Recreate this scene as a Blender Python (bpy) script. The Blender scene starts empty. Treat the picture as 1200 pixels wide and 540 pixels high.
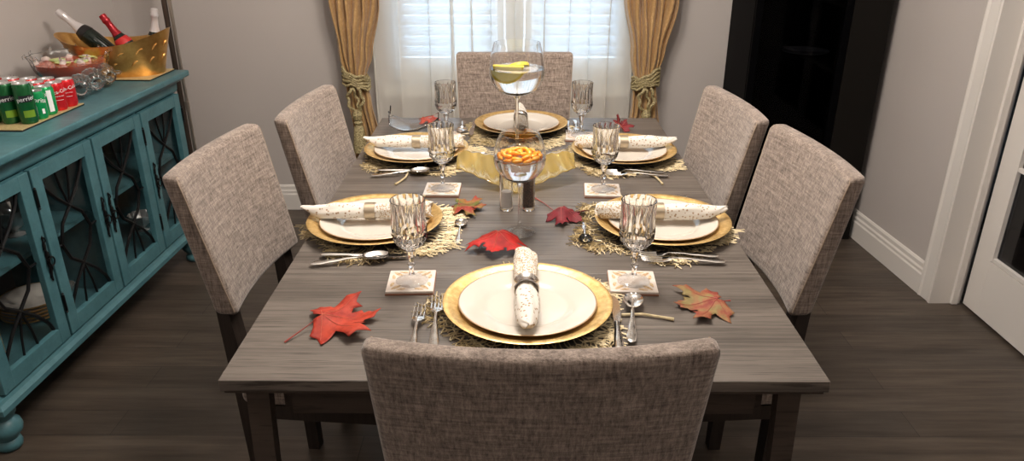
import bpy, bmesh, math, random
from mathutils import Vector, Matrix
random.seed(7)
PI=math.pi; S=bpy.context.scene; COL=S.collection
sin,cos=math.sin,math.cos
def rad(a): return math.radians(a)

# ------------------------------------------------------------ materials
MATS={}
class N:
    def __init__(s,name):
        m=bpy.data.materials.new(name); m.use_nodes=True; s.m=m; s.t=m.node_tree; s.t.nodes.clear()
        s.out=s.t.nodes.new('ShaderNodeOutputMaterial'); MATS[name]=m
    def n(s,ty,**k):
        nd=s.t.nodes.new(ty)
        for a,v in k.items():
            if a in nd.inputs: 
                if isinstance(v,bpy.types.NodeSocket): s.t.links.new(v,nd.inputs[a])
                else: nd.inputs[a].default_value=v
            else: setattr(nd,a,v)
        return nd
    def link(s,a,b): s.t.links.new(a,b)
    def co(s,scale=(1,1,1),rot=(0,0,0),kind='Object'):
        tc=s.n('ShaderNodeTexCoord'); mp=s.n('ShaderNodeMapping'); s.link(tc.outputs[kind],mp.inputs['Vector'])
        mp.inputs['Scale'].default_value=scale; mp.inputs['Rotation'].default_value=rot
        return mp.outputs[0]
    def noise(s,scale=(1,1,1),det=4,rough=.6,sc=1.0,kind='Object',rot=(0,0,0)):
        nn=s.n('ShaderNodeTexNoise'); s.link(s.co(scale,rot,kind),nn.inputs['Vector'])
        nn.inputs['Scale'].default_value=sc; nn.inputs['Detail'].default_value=det; nn.inputs['Roughness'].default_value=rough
        return nn.outputs['Fac']
    def ramp(s,fac,stops,interp='LINEAR'):
        r=s.n('ShaderNodeValToRGB'); s.link(fac,r.inputs[0]); e=r.color_ramp.elements; r.color_ramp.interpolation=interp
        while len(e)<len(stops): e.new(.5)
        for i,(p,c) in enumerate(stops):
            e[i].position=p; e[i].color=(c[0],c[1],c[2],1) if hasattr(c,'__len__') else (c,c,c,1)
        return r.outputs[0]
    def mix(s,f,a,b,mode='MIX'):
        m=s.n('ShaderNodeMix'); m.data_type='RGBA'; m.blend_type=mode
        for i,v in ((0,f),(6,a),(7,b)):
            if isinstance(v,bpy.types.NodeSocket): s.link(v,m.inputs[i])
            else: m.inputs[i].default_value=(v if i==0 else (v[0],v[1],v[2],1))
        return m.outputs[2]
    def math(s,op,a,b=0.5):
        m=s.n('ShaderNodeMath'); m.operation=op
        for i,v in enumerate((a,b)):
            if isinstance(v,bpy.types.NodeSocket): s.link(v,m.inputs[i])
            else: m.inputs[i].default_value=v
        return m.outputs[0]
    def p(s,color=(.5,.5,.5),rough=.5,metal=0,spec=.5,bump=None,bs=.3,bd=.002,rsock=None,**k):
        b=s.n('ShaderNodeBsdfPrincipled')
        if isinstance(color,bpy.types.NodeSocket): s.link(color,b.inputs['Base Color'])
        else: b.inputs['Base Color'].default_value=(*color,1)
        b.inputs['Roughness'].default_value=rough; b.inputs['Metallic'].default_value=metal
        b.inputs['Specular IOR Level'].default_value=spec
        if rsock is not None: s.link(rsock,b.inputs['Roughness'])
        if bump is not None:
            bn=s.n('ShaderNodeBump'); s.link(bump,bn.inputs['Height']); bn.inputs['Strength'].default_value=bs; bn.inputs['Distance'].default_value=bd
            s.link(bn.outputs[0],b.inputs['Normal'])
        for a,v in k.items(): b.inputs[a.replace('_',' ')].default_value=v
        s.link(b.outputs[0],s.out.inputs[0]); return s.m
def plain(name,c,r=.5,m=0,**k): return N(name).p(c,r,m,**k)

def thin_fresnel(g,ior):      # same reflectance from either side of a thin glass wall
    ge=g.n('ShaderNodeNewGeometry'); m=g.n('ShaderNodeMix'); m.data_type='FLOAT'; g.link(ge.outputs['Backfacing'],m.inputs[0]); m.inputs[2].default_value=ior; m.inputs[3].default_value=1/ior
    fr=g.n('ShaderNodeFresnel'); g.link(m.outputs[0],fr.inputs['IOR']); return fr
def glassy(name,color=(1,1,1),tr=.45,rough=0.0,ior=1.5,density=None):
    g=N(name); gl=g.n('ShaderNodeBsdfGlass'); gl.inputs['Color'].default_value=(*color,1); gl.inputs['IOR'].default_value=ior; gl.inputs['Roughness'].default_value=rough
    tp=g.n('ShaderNodeBsdfTransparent'); tp.inputs['Color'].default_value=(*color,1)
    gs=g.n('ShaderNodeBsdfGlossy'); gs.inputs['Roughness'].default_value=max(rough,.02); fr=thin_fresnel(g,ior+.1)
    pn=g.n('ShaderNodeMixShader'); g.link(fr.outputs[0],pn.inputs[0]); g.link(tp.outputs[0],pn.inputs[1]); g.link(gs.outputs[0],pn.inputs[2])
    mx=g.n('ShaderNodeMixShader'); mx.inputs[0].default_value=tr; g.link(gl.outputs[0],mx.inputs[1]); g.link(pn.outputs[0],mx.inputs[2])
    g.link(mx.outputs[0],g.out.inputs[0]); return g.m
def pane(name,color=(1,1,1),boost=1.0,refl=(1,1,1)):     # flat window glass: see-through plus mirror by fresnel
    g=N(name); tp=g.n('ShaderNodeBsdfTransparent'); tp.inputs['Color'].default_value=(*color,1)
    gs=g.n('ShaderNodeBsdfGlossy'); gs.inputs['Roughness'].default_value=.02; gs.inputs['Color'].default_value=(*refl,1)
    fr=thin_fresnel(g,1.45)
    mx=g.n('ShaderNodeMixShader'); g.link(g.math('MULTIPLY',fr.outputs[0],boost),mx.inputs[0]); g.link(tp.outputs[0],mx.inputs[1]); g.link(gs.outputs[0],mx.inputs[2])
    g.link(mx.outputs[0],g.out.inputs[0]); return g.m

def make_mats():
    # walls
    g=N('wall_paint'); f=g.noise((1,1,1),3,.5,2.0); f2=g.noise((1,1,1),2,.5,180)
    g.p(g.ramp(f,[(.3,(.485,.442,.418)),(.7,(.505,.460,.435))]),.6,bump=f2,bs=.05)
    g=N('ceiling_paint'); g.p((.75,.73,.7),.8)
    g=N('white_trim'); g.p((.70,.66,.62),.35,bump=g.noise((1,1,1),2,.5,30),bs=.03)
    # floor: planks run along X
    g=N('floor_boards')
    br=g.n('ShaderNodeTexBrick'); g.link(g.co(),br.inputs['Vector']); br.offset=.37; br.offset_frequency=2
    for k,v in (('Scale',1.0),('Mortar Size',.0012),('Mortar Smooth',.3),('Brick Width',1.25),('Row Height',.125),('Bias',0.0)): br.inputs[k].default_value=v
    br.inputs['Color1'].default_value=(.0,.0,.0,1); br.inputs['Color2'].default_value=(1,1,1,1); br.inputs['Mortar'].default_value=(.5,.5,.5,1)
    gr=g.noise((3,38,1),6,.65,1.0); gr2=g.noise((1.2,9,1),3,.5,1.3)
    base=g.ramp(gr,[(.30,(.032,.023,.016)),(.52,(.070,.052,.039)),(.75,(.112,.086,.066))])
    tone=g.ramp(br.outputs['Color'],[(0,(.75,.75,.75)),(1,(1.25,1.22,1.18))])
    c=g.mix(1.0,base,tone,'MULTIPLY'); c=g.mix(.35,c,g.ramp(gr2,[(.3,(.030,.024,.020)),(.7,(.095,.078,.064))]))
    c=g.mix(br.outputs['Fac'],c,(.012,.009,.007))
    h=g.math('SUBTRACT',gr,g.math('MULTIPLY',br.outputs['Fac'],1.5))
    g.p(c,.36,bump=h,bs=.25,bd=.002,rsock=g.ramp(gr,[(.3,.48),(.7,.34)]))
    # table wood, grain along X
    def tabwood(name,a,b,c_,rough=.33,axis='x'):
        g=N(name); sc=(1.6,120,60) if axis=='x' else (60,60,3)
        gr=g.noise(sc,5,.7,1.0); big=g.noise((1.5,12,4),3,.5,1.2); fine=g.noise((9,420,100) if axis=='x' else (300,300,8),3,.6,1)
        col=g.ramp(gr,[(.28,a),(.48,b),(.72,c_)])
        col=g.mix(.3,col,g.ramp(big,[(.35,a),(.65,c_)]))
        col=g.mix(g.ramp(fine,[(.36,.75),(.46,.0)]),col,a)
        g.p(col,rough,bump=g.math('ADD',gr,fine),bs=.22,bd=.0012,rsock=g.ramp(gr,[(.3,rough+.12),(.7,rough)]))
    tabwood('table_top_wood',(.030,.024,.020),(.110,.092,.078),(.175,.149,.128),.33)
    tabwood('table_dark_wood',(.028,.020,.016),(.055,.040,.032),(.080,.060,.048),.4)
    plain('seam_dark',(.02,.015,.012),.6)
    tabwood('chair_leg_wood',(.012,.008,.006),(.022,.015,.012),(.035,.025,.02),.35,'z')
    # fabric: woven linen
    def fabric(name,d,l,kx,kz):
        g=N(name)
        a=g.noise((kx*2.6,kx*2.6,kz*.28),3,.75,1); b=g.noise((kx*.22,kx*.22,kz*2.6),3,.75,1)
        fi=g.noise((1,1,1),2,.6,900); 
        f=g.math('ADD',g.math('MULTIPLY',a,.55),g.math('MULTIPLY',b,.45))
        f=g.math('ADD',g.math('MULTIPLY',f,.82),g.math('MULTIPLY',fi,.18))
        c=g.ramp(f,[(.37,d),(.5,[(d[i]+l[i])/2 for i in range(3)]),(.61,l)])
        g.p(c,.9,spec=.15,bump=f,bs=.6,bd=.003,Sheen_Weight=.25,Sheen_Roughness=.5)
    fabric('chair_fabric',(.070,.050,.041),(.350,.282,.237),85,85)
    plain('seam_thread',(.30,.23,.17),.8)
    # metals
    g=N('silverware'); g.p((.80,.77,.73),.16,1,bump=g.noise((1,1,1),2,.5,60),bs=.03)
    plain('silver_ring',(.72,.68,.64),.2,1); 
    g=N('satin_band'); g.p((.44,.36,.26),.38,.75,bump=g.noise((1,1,1),3,.6,220),bs=.1)
    plain('dark_spoon',(.01,.01,.01),.12,0)
    g=N('gold_charger'); f=g.noise((1,1,1),5,.7,70); f2=g.noise((1,1,1),3,.6,25)
    g.p(g.ramp(f,[(.3,(.50,.30,.09)),(.7,(.83,.60,.27))]),.36,.72,bump=f2,bs=.12,rsock=g.ramp(f2,[(.3,.30),(.7,.48)]))
    plain('black_lacquer',(.012,.01,.01),.4)
    g=N('gold_wire'); g.p(g.ramp(g.noise((1,1,1),2,.5,60),[(.3,(.48,.38,.21)),(.7,(.72,.60,.38))]),.5,.15)
    g=N('bucket_gold'); f=g.noise((1,1,1),4,.6,22)
    g.p(g.ramp(f,[(.3,(.55,.27,.07)),(.7,(.80,.48,.16))]),.3,.85,bump=f,bs=.15)
    g=N('tray_gold'); g.p(g.ramp(g.noise((1,1,1),4,.6,120),[(.3,(.55,.41,.19)),(.7,(.72,.56,.30))]),.45,.35)
    g=N('porcelain'); g.p((.60,.555,.49),.14,0,spec=.5,Coat_Weight=.4,Coat_Roughness=.05)
    plain('rim_tan',(.52,.36,.22),.3,.3)
    # coaster
    g=N('coaster_stone'); f=g.noise((1,1,1),5,.6,40)
    g.p(g.ramp(f,[(.35,(.58,.49,.43)),(.65,(.70,.64,.58))]),.35)
    plain('coaster_brown',(.27,.12,.07),.5); 
    g=N('leaf_print_gold'); g.p(g.ramp(g.noise((1,1,1),3,.6,200),[(.35,(.38,.22,.10)),(.6,(.66,.50,.30))]),.4,.3)
    # napkin
    def nap(name,scale,thr,dot):
        g=N(name); v=g.n('ShaderNodeTexVoronoi'); g.link(g.co((1,1,1)),v.inputs['Vector']); v.inputs['Scale'].default_value=scale; v.inputs['Randomness'].default_value=.85
        m=g.ramp(v.outputs['Distance'],[(thr,1.0),(thr+.05,0.0)])
        w=g.noise((1,1,1),2,.5,700)
        c=g.mix(m,(.68,.64,.58),dot)
        g.p(c,.8,spec=.2,bump=w,bs=.12)
    nap('napkin_cloth',118,.265,(.36,.25,.16)); nap('napkin_cloth_dense',215,.42,(.42,.30,.18))
    # glass
    glassy('clear_glass',(1,1,1),.0,0,1.5); glassy('crystal',(1,1,1),.0,0,1.5); glassy('cup_glass',(1,1,1),.0,.16,1.45); glassy('foot_glass',(1,1,1),.9)
    glassy('thin_glass',(1,1,1),.0,0,1.5)
    
    g=N('amber_glass'); tp=g.n('ShaderNodeBsdfTransparent'); tp.inputs[0].default_value=(1,.90,.58,1); tr=g.n('ShaderNodeBsdfTranslucent'); tr.inputs[0].default_value=(.70,.54,.22,1)
    df=g.n('ShaderNodeBsdfDiffuse'); df.inputs[0].default_value=(.58,.46,.18,1); gs=g.n('ShaderNodeBsdfGlossy'); gs.inputs['Roughness'].default_value=.06; fr=thin_fresnel(g,1.7)
    def mx(f,a,b):
        m=g.n('ShaderNodeMixShader')
        if isinstance(f,float): m.inputs[0].default_value=f
        else: g.link(f,m.inputs[0])
        g.link(a.outputs[0],m.inputs[1]); g.link(b.outputs[0],m.inputs[2]); return m
    o_=mx(fr.outputs[0],mx(.45,tp,mx(.5,tr,df)),gs); g.link(o_.outputs[0],g.out.inputs[0])
    g=None
    glassy('water',(1,1,1),.0,0,1.33)
    plain('red_punch',(.50,.085,.035),.08)
    pane('window_glass',(.97,.99,1),1.0)
    pane('dark_pane',(.45,.45,.47),1.0); pane('smoked_pane',(.40,.40,.42),.10); pane('cabinet_pane',(.95,.95,.95),.45,(.8,.8,.8))
    # leaves
    def leaf(name,stops,sc=9):
        g=N(name); f=g.noise((1,1,1),3,.6,sc); f2=g.noise((1,1,1),4,.6,80)
        g.p(g.mix(.18,g.ramp(f,stops),g.ramp(f2,[(.4,(.05,.01,.01)),(.6,stops[-1][1])])),.62,spec=.25,bump=f2,bs=.3,bd=.001)
    leaf('leaf_red',[(.35,(.26,.018,.010)),(.65,(.42,.045,.02))],20)
    leaf('leaf_scarlet',[(.35,(.32,.008,.008)),(.65,(.45,.018,.014))],20)
    leaf('leaf_dark',[(.35,(.09,.008,.012)),(.65,(.18,.015,.022))],20)
    leaf('leaf_green_red',[(.46,(.10,.13,.025)),(.54,(.26,.15,.04)),(.62,(.28,.04,.025))],16)
    leaf('leaf_yellow_red',[(.40,(.22,.03,.022)),(.52,(.27,.09,.045)),(.64,(.22,.17,.065))],26)
    plain('leaf_stem',(.28,.05,.04),.5); plain('leaf_vein',(.50,.12,.07),.5); plain('leaf_vein_dark',(.35,.06,.05),.5)
    # fruit
    g=N('lemon'); g.p(g.ramp(g.noise((1,1,1),3,.5,50),[(.3,(.78,.58,.03)),(.7,(.88,.76,.15))]),.35)
    plain('lemon_flesh',(.86,.80,.35),.35); g=N('mandarin'); g.p(g.ramp(g.noise((1,1,1),3,.5,60),[(.3,(.85,.28,.01)),(.7,(.95,.42,.03))]),.3,Subsurface_Weight=.15)
    plain('lime_flesh',(.50,.60,.22),.4); plain('ice',(.62,.52,.48),.15)
    plain('salt',(.88,.84,.80),.8); g=N('peppercorns'); g.p(g.ramp(g.noise((1,1,1),3,.6,400),[(.4,(.02,.012,.01)),(.6,(.14,.08,.05))]),.7)
    # curtains
    g=N('gold_curtain'); v=g.n('ShaderNodeTexVoronoi'); g.link(g.co((1,1,1)),v.inputs['Vector']); v.inputs['Scale'].default_value=55
    f=g.noise((1,1,1),3,.6,120)
    c=g.mix(g.ramp(v.outputs['Distance'],[(.30,.55),(.36,0.0)]),(.42,.245,.095),(.56,.36,.16)); c=g.mix(.3,c,g.ramp(f,[(.3,(.34,.19,.07)),(.7,(.6,.4,.18))]))
    g.p(c,.5,spec=.4,bump=f,bs=.15,Sheen_Weight=.3)
    g=N('rope_gold'); g.p(g.ramp(g.noise((1,1,1),3,.7,160),[(.38,(.14,.10,.04)),(.62,(.55,.46,.24))]),.6,bump=g.noise((1,1,1),2,.6,200),bs=.6,bd=.004)
    g=N('sheer'); tp=g.n('ShaderNodeBsdfTransparent'); tr=g.n('ShaderNodeBsdfTranslucent'); df=g.n('ShaderNodeBsdfDiffuse')
    tr.inputs[0].default_value=(.93,.92,.88,1); df.inputs[0].default_value=(.84,.81,.75,1)
    a=g.n('ShaderNodeMixShader'); a.inputs[0].default_value=.58; g.link(tr.outputs[0],a.inputs[1]); g.link(df.outputs[0],a.inputs[2])
    b=g.n('ShaderNodeMixShader'); b.inputs[0].default_value=.78; g.link(tp.outputs[0],b.inputs[1]); g.link(a.outputs[0],b.inputs[2]); g.link(b.outputs[0],g.out.inputs[0])
    g=N('louver_white'); df=g.n('ShaderNodeBsdfDiffuse'); tr=g.n('ShaderNodeBsdfTranslucent'); df.inputs[0].default_value=(.85,.87,.88,1); tr.inputs[0].default_value=(.8,.88,.95,1)
    a=g.n('ShaderNodeMixShader'); a.inputs[0].default_value=.4; g.link(df.outputs[0],a.inputs[1]); g.link(tr.outputs[0],a.inputs[2]); g.link(a.outputs[0],g.out.inputs[0])
    plain('shutter_white',(.8,.8,.78),.4)
    # sideboard
    g=N('teal_paint'); a=g.noise((1,1,1),5,.7,14); b=g.noise((60,6,60),4,.7,1); c0=g.noise((1,1,1),4,.7,60)
    c=g.ramp(a,[(.3,(.042,.125,.148)),(.7,(.075,.190,.215))]); c=g.mix(g.ramp(b,[(.6,0.0),(.72,.45)]),c,(.016,.055,.06))
    c=g.mix(g.ramp(c0,[(.62,0.0),(.75,.35)]),c,(.10,.25,.26)); g.p(c,.38,bump=b,bs=.15)
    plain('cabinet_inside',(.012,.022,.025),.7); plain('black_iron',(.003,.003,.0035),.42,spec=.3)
    plain('black_gloss',(.0012,.0012,.0015),.5,spec=.03); plain('espresso',(.006,.005,.004),.5,spec=.15)
    plain('china_white',(.6,.57,.52),.2); plain('gold_rim',(.65,.42,.16),.3,.8)
    plain('crystal_dull',(.5,.52,.52),.08,.6)
    # cans, bottles
    plain('can_red',(.62,.012,.018),.22,.35); plain('can_green',(.01,.33,.10),.22,.35); plain('can_perrier',(.008,.10,.028),.25,.3); plain('can_lime',(.22,.40,.04),.25,.3)
    plain('can_darkgreen',(.005,.035,.018),.25,.3); plain('can_top',(.72,.70,.69),.28,.9); plain('ink_white',(.85,.85,.85),.4); plain('ink_black',(.01,.01,.015),.4)
    plain('foil_white',(.72,.68,.68),.3,.4); plain('foil_red',(.33,.01,.018),.3,.4); plain('bottle_dark',(.006,.012,.008),.08); plain('label_black',(.012,.01,.01),.35); plain('label_red',(.5,.02,.02),.4)
    g=N('pole_metal'); g.p((.45,.40,.35),.3,.85); plain('pole_dark',(.10,.075,.06),.35,.7)
    plain('rubber',(.01,.01,.01),.7); plain('brass',(.5,.36,.14),.3,.9)
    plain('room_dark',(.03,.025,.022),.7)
make_mats()
M=MATS

# ------------------------------------------------------------ mesh helpers
class MB:
    def __init__(s): s.v=[]; s.f=[]; s.mi=[]
    def add(s,vs,fs,mi=0,T=None):
        o=len(s.v); s.v+=[tuple(T@Vector(v)) if T else tuple(v) for v in vs]
        s.f+=[tuple(i+o for i in f) for f in fs]; s.mi+=[mi]*len(fs); return s
    def grid(s,rows,closeu=False,closev=False,mi=0,T=None,caps=False):
        nv=len(rows); nu=len(rows[0]); vs=[p for r in rows for p in r]; fs=[]
        for j in range(nv if closev else nv-1):
            for i in range(nu if closeu else nu-1):
                a=j*nu+i; b=j*nu+(i+1)%nu; c=((j+1)%nv)*nu+(i+1)%nu; d=((j+1)%nv)*nu+i
                fs.append((a,b,c,d))
        if caps: fs.append(tuple(range(nu-1,-1,-1))); fs.append(tuple((nv-1)*nu+i for i in range(nu)))
        return s.add(vs,fs,mi,T)
    def lathe(s,prof,n=32,mi=0,T=None,mod=None):
        rows=[]
        for r,z in prof:
            row=[]
            for i in range(n):
                t=2*PI*i/n; rr=r*(mod(t,z,r) if mod else 1); row.append((rr*cos(t),rr*sin(t),z))
            rows.append(row)
        s.grid(rows,closeu=True,mi=mi,T=T)
        o=len(s.v)-len(rows)*n
        if prof[0][0]<.0126: s.f.append(tuple(o+i for i in range(n-1,-1,-1))); s.mi.append(mi)
        if prof[-1][0]<.0126: s.f.append(tuple(o+(len(rows)-1)*n+i for i in range(n))); s.mi.append(mi)
        return s
    def tube(s,pts,r,n=6,mi=0,T=None,caps=True):
        pts=[Vector(p) for p in pts]; R=r if hasattr(r,'__len__') else [r]*len(pts); rows=[]
        up=Vector((0,0,1)); prev=None
        for i,p in enumerate(pts):
            d=(pts[min(i+1,len(pts)-1)]-pts[max(i-1,0)]); 
            if d.length<1e-9: d=Vector((0,0,1))
            d.normalize()
            if prev is None: a=d.cross(up) if abs(d.z)<.95 else d.cross(Vector((1,0,0)))
            else: a=prev-d*prev.dot(d)
            if a.length<1e-6: a=d.orthogonal()
            a.normalize(); b=d.cross(a); prev=a
            rows.append([p+(a*cos(2*PI*k/n)+b*sin(2*PI*k/n))*R[i] for k in range(n)])
        return s.grid(rows,closeu=True,mi=mi,T=T,caps=caps)
    def box(s,c,h,mi=0,T=None,r=0.0,nseg=2,fn=None,cuts=(1,1,1)):
        # rounded box centre c, half sizes h
        def coords(H,n):
            rr=min(r,H*.999)
            if rr<=0: return [-H+2*H*i/n for i in range(n+1)]
            a=[-H+rr*(1-cos(PI/2*i/nseg)) for i in range(nseg)] ; inner=[-(H-rr)+2*(H-rr)*i/n for i in range(n+1)]
            return a+inner+[-q for q in reversed(a)]
        L=[coords(h[i],cuts[i]) for i in range(3)]
        def rnd(p):
            if r<=0: q=Vector(p)
            else:
                q=Vector([max(-(h[i]-min(r,h[i]*.999)),min(h[i]-min(r,h[i]*.999),p[i])) for i in range(3)]); d=Vector(p)-q
                if d.length>1e-9:
                    # spread evenly
                    d=d.normalized()*r
                q=q+d
            q=q+Vector(c)
            return fn(q) if fn else q
        vid={}; vs=[]; fs=[]
        def V(p):
            k=tuple(round(x,7) for x in p)
            if k not in vid: vid[k]=len(vs); vs.append(rnd(p))
            return vid[k]
        for ax in range(3):
            u,w=[(1,2),(2,0),(0,1)][ax]
            for sg in (-1,1):
                for i in range(len(L[u])-1):
                    for j in range(len(L[w])-1):
                        q=[]
                        for (a,b) in ((i,j),(i+1,j),(i+1,j+1),(i,j+1)):
                            p=[0,0,0]; p[ax]=sg*h[ax]; p[u]=L[u][a]; p[w]=L[w][b]; q.append(V(p))
                        if sg<0: q.reverse()
                        if len(set(q))>=3: fs.append(tuple(q))
        return s.add(vs,fs,mi,T)
    def prism(s,poly,z0,z1,mi=0,T=None):
        n=len(poly); vs=[(x,y,z0) for x,y in poly]+[(x,y,z1) for x,y in poly]
        fs=[tuple(range(n-1,-1,-1)),tuple(range(n,2*n))]+[(i,(i+1)%n,n+(i+1)%n,n+i) for i in range(n)]
        return s.add(vs,fs,mi,T)
    def build(s,name,mats,parent=None,smooth=True,angle=40,loc=None,rot=None):
        me=bpy.data.meshes.new(name); me.from_pydata(s.v,[],s.f)
        if not hasattr(mats,'__len__') or isinstance(mats,str): mats=[mats]
        for m in mats: me.materials.append(M[m] if isinstance(m,str) else m)
        me.polygons.foreach_set('material_index',s.mi)
        bm=bmesh.new(); bm.from_mesh(me); bmesh.ops.remove_doubles(bm,verts=bm.verts,dist=1e-6); bmesh.ops.recalc_face_normals(bm,faces=bm.faces)
        if smooth:
            lim=rad(angle)
            for f in bm.faces: f.smooth=True
            for e in bm.edges:
                if len(e.link_faces)==2 and e.calc_face_angle(0)>lim: e.smooth=False
        bm.to_mesh(me); bm.free()
        o=bpy.data.objects.new(name,me); COL.objects.link(o)
        if parent: o.parent=parent
        if loc: o.location=loc
        if rot: o.rotation_euler=rot
        return o
def thing(name,label,cat,loc=(0,0,0),rz=0,group=None,rot=None):
    o=bpy.data.objects.new(name,None); COL.objects.link(o); o.empty_display_size=.05
    o.location=loc; o.rotation_euler=rot if rot else (0,0,rz); o['label']=label; o['category']=cat
    if group: o['group']=group
    return o
def tag(o,label,cat,group=None,kind=None):
    if label: o['label']=label
    if cat: o['category']=cat
    if group: o['group']=group
    if kind: o['kind']=kind
    return o
def struct(o): o['kind']='structure'; return o
def copy_tree(o,parent=None):
    c=o.copy(); COL.objects.link(c); c.parent=parent
    for ch in list(o.children): copy_tree(ch,c)
    return c
USED={}
def place(proto,loc,rz=0,label=None,group=None,rot=None):
    if proto.name not in USED: USED[proto.name]=1; o=proto
    else: o=copy_tree(proto)
    o.location=loc; o.rotation_euler=rot if rot else (0,0,rz)
    if label: o['label']=label
    if group: o['group']=group
    return o
def Tm(loc=(0,0,0),rx=0,ry=0,rz=0,sc=(1,1,1)):
    return Matrix.Translation(loc)@Matrix.Rotation(rz,4,'Z')@Matrix.Rotation(ry,4,'Y')@Matrix.Rotation(rx,4,'X')@Matrix.Diagonal((*sc,1))
def text_geo(s,size):
    cu=bpy.data.curves.new('lettering','FONT'); cu.body=s; cu.size=size; cu.align_x='CENTER'; cu.align_y='CENTER'; cu.resolution_u=3
    o=bpy.data.objects.new('lettering',cu); COL.objects.link(o); bpy.context.view_layer.update()
    me=bpy.data.meshes.new_from_object(o); vs=[tuple(v.co) for v in me.vertices]; fs=[tuple(p.vertices) for p in me.polygons]
    bpy.data.objects.remove(o); bpy.data.curves.remove(cu); bpy.data.meshes.remove(me); return vs,fs
def lerp(a,b,t): return a+(b-a)*t
def interp(tab,t):
    for (a,*A),(b,*B) in zip(tab,tab[1:]):
        if t<=b:
            k=(t-a)/(b-a) if b>a else 0; k=max(0,min(1,k)); k=k*k*(3-2*k)
            return [lerp(x,y,k) for x,y in zip(A,B)]
    return list(tab[-1][1:])

YB=3.77; XL=-1.95; YR=-2.2; H=2.6
# ------------------------------------------------------------ room
b=MB(); b.box((.3,.8,-.05),(2.6,3.2,.05)); struct(b.build('floor','floor_boards',smooth=False))
b=MB(); b.box((.3,.8,H+.05),(2.6,3.2,.05)); struct(b.build('ceiling','ceiling_paint',smooth=False))
WX0,WX1,WZ0,WZ1=-.60,.55,.68,2.15
b=MB()
b.box(((XL-.1+WX0)/2,YB+.06,H/2),((WX0-XL+.1)/2,.06,H/2)); b.box(((WX1+1.9)/2,YB+.06,H/2),((1.9-WX1)/2,.06,H/2))
b.box(((WX0+WX1)/2,YB+.06,WZ0/2),((WX1-WX0)/2,.06,WZ0/2)); b.box(((WX0+WX1)/2,YB+.06,(WZ1+H)/2),((WX1-WX0)/2,.06,(H-WZ1)/2))
struct(b.build('wall_back','wall_paint',smooth=False))
b=MB(); b.box((XL-.06,.8,H/2),(.06,3.05,H/2)); struct(b.build('wall_left','wall_paint',smooth=False))
b=MB(); b.box((.3,YR-.06,H/2),(2.4,.06,H/2)); struct(b.build('wall_rear','wall_paint',smooth=False))
# right wall (slightly out of square), with the opening of the glazed door
def seg_box(mb,p,q,th,z0,z1,mi=0):   # wall piece from p to q, thickness to the right (+X side)
    p=Vector((p[0],p[1])); q=Vector((q[0],q[1])); d=(q-p).normalized(); n=Vector((-d.y,d.x)); 
    if n.x<0: n=-n
    P=[p,q,q+n*th,p+n*th]; mb.prism([(a.x,a.y) for a in P],z0,z1,mi)
W0=(1.655,YB); W1=(1.722,2.74)
b=MB(); seg_box(b,W0,W1,.13,0,H); seg_box(b,(1.722,2.74),(1.76,1.25),.13,2.12,H); seg_box(b,(1.76,1.25),(1.83,YR),.13,0,H)
struct(b.build('wall_right','wall_paint',smooth=False))
# baseboards: profile extruded
def baseboard(name,p,q,side):
    prof=[(0,0),(.018,0),(.018,.085),(.014,.092),(.014,.104),(.009,.112),(.009,.128),(.004,.136),(0,.138)]
    p=Vector((*p,0)); q=Vector((*q,0)); d=(q-p).normalized(); n=Vector((-d.y,d.x,0))*side
    rows=[[e+n*x+Vector((0,0,z+.001)) for x,z in prof] for e in (p,q)]
    mb=MB(); mb.grid(rows,closeu=True,caps=True); struct(mb.build(name,'white_trim',smooth=False))
baseboard('baseboard_back',(XL+.002,YB-.001),(1.64,YB-.001),-1)
baseboard('baseboard_left',(XL+.001,YR),(XL+.001,YB-.03),-1)
baseboard('baseboard_right',(1.6535,YB-.03),(1.7175,2.805),-1)
# casing and jamb
b=MB()
def casing_v(y0,y1,x):
    prof=[(0,y0),(-.022,y0),(-.026,y0-.012),(-.020,y0-.024),(-.016,y1+.02),(-.020,y1+.010),(-.018,y1),(0,y1)]
    b.grid([[(x+a,yy,z) for a,yy in prof] for z in (.001,2.2)],closeu=True,caps=True)
casing_v(2.812,2.722,1.722)
b.box((1.775,2.733,1.1),(.055,.011,1.099)); b.box((1.80,2.715,1.1),(.012,.008,1.095))
b.box((1.735,1.985,2.16),(.02,.82,.045))
struct(b.build('trim_1','white_trim',smooth=False))
b=MB(); b.box((1.80,1.255,1.1),(.06,.011,1.099)); b.box((1.75,1.215,1.1),(.02,.045,1.099)); struct(b.build('trim_2','white_trim',smooth=False))
# glazed door
dr=bpy.data.objects.new('door_1',None); COL.objects.link(dr); struct(dr); dr.location=(1.832,2.705,0.008); dr.rotation_euler=(0,0,rad(.8))
L=1.42
b=MB()
for y0,y1 in ((0,-.092),(-.66,-.70),(-.72,-.76),(-L+.11,-L)): b.box((.018,(y0+y1)/2,1.04),(.018,(y0-y1)/2,1.035))
for z0,z1 in ((.005,.235),(1.96,2.075)): b.box((.018,-L/2,(z0+z1)/2),(.0175,L/2-.01,(z1-z0)/2))
b.build('door_frame','white_trim',dr,smooth=False)
b=MB()
for z in (.235,.60,.97,1.34,1.70): b.box((.010,-.376,z+.01),(.008,.284,.007)); b.box((.010,-1.03,z+.01),(.008,.27,.007))
for y in (-.096,-.655): b.box((.008,y,1.1),(.008,.004,.86))
b.build('muntins','white_trim',dr,smooth=False)
b=MB(); b.box((.022,-.376,1.1),(.003,.285,.868)); b.box((.022,-1.03,1.1),(.003,.275,.868)); b.build('door_glass','dark_pane',dr,smooth=False)
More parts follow.
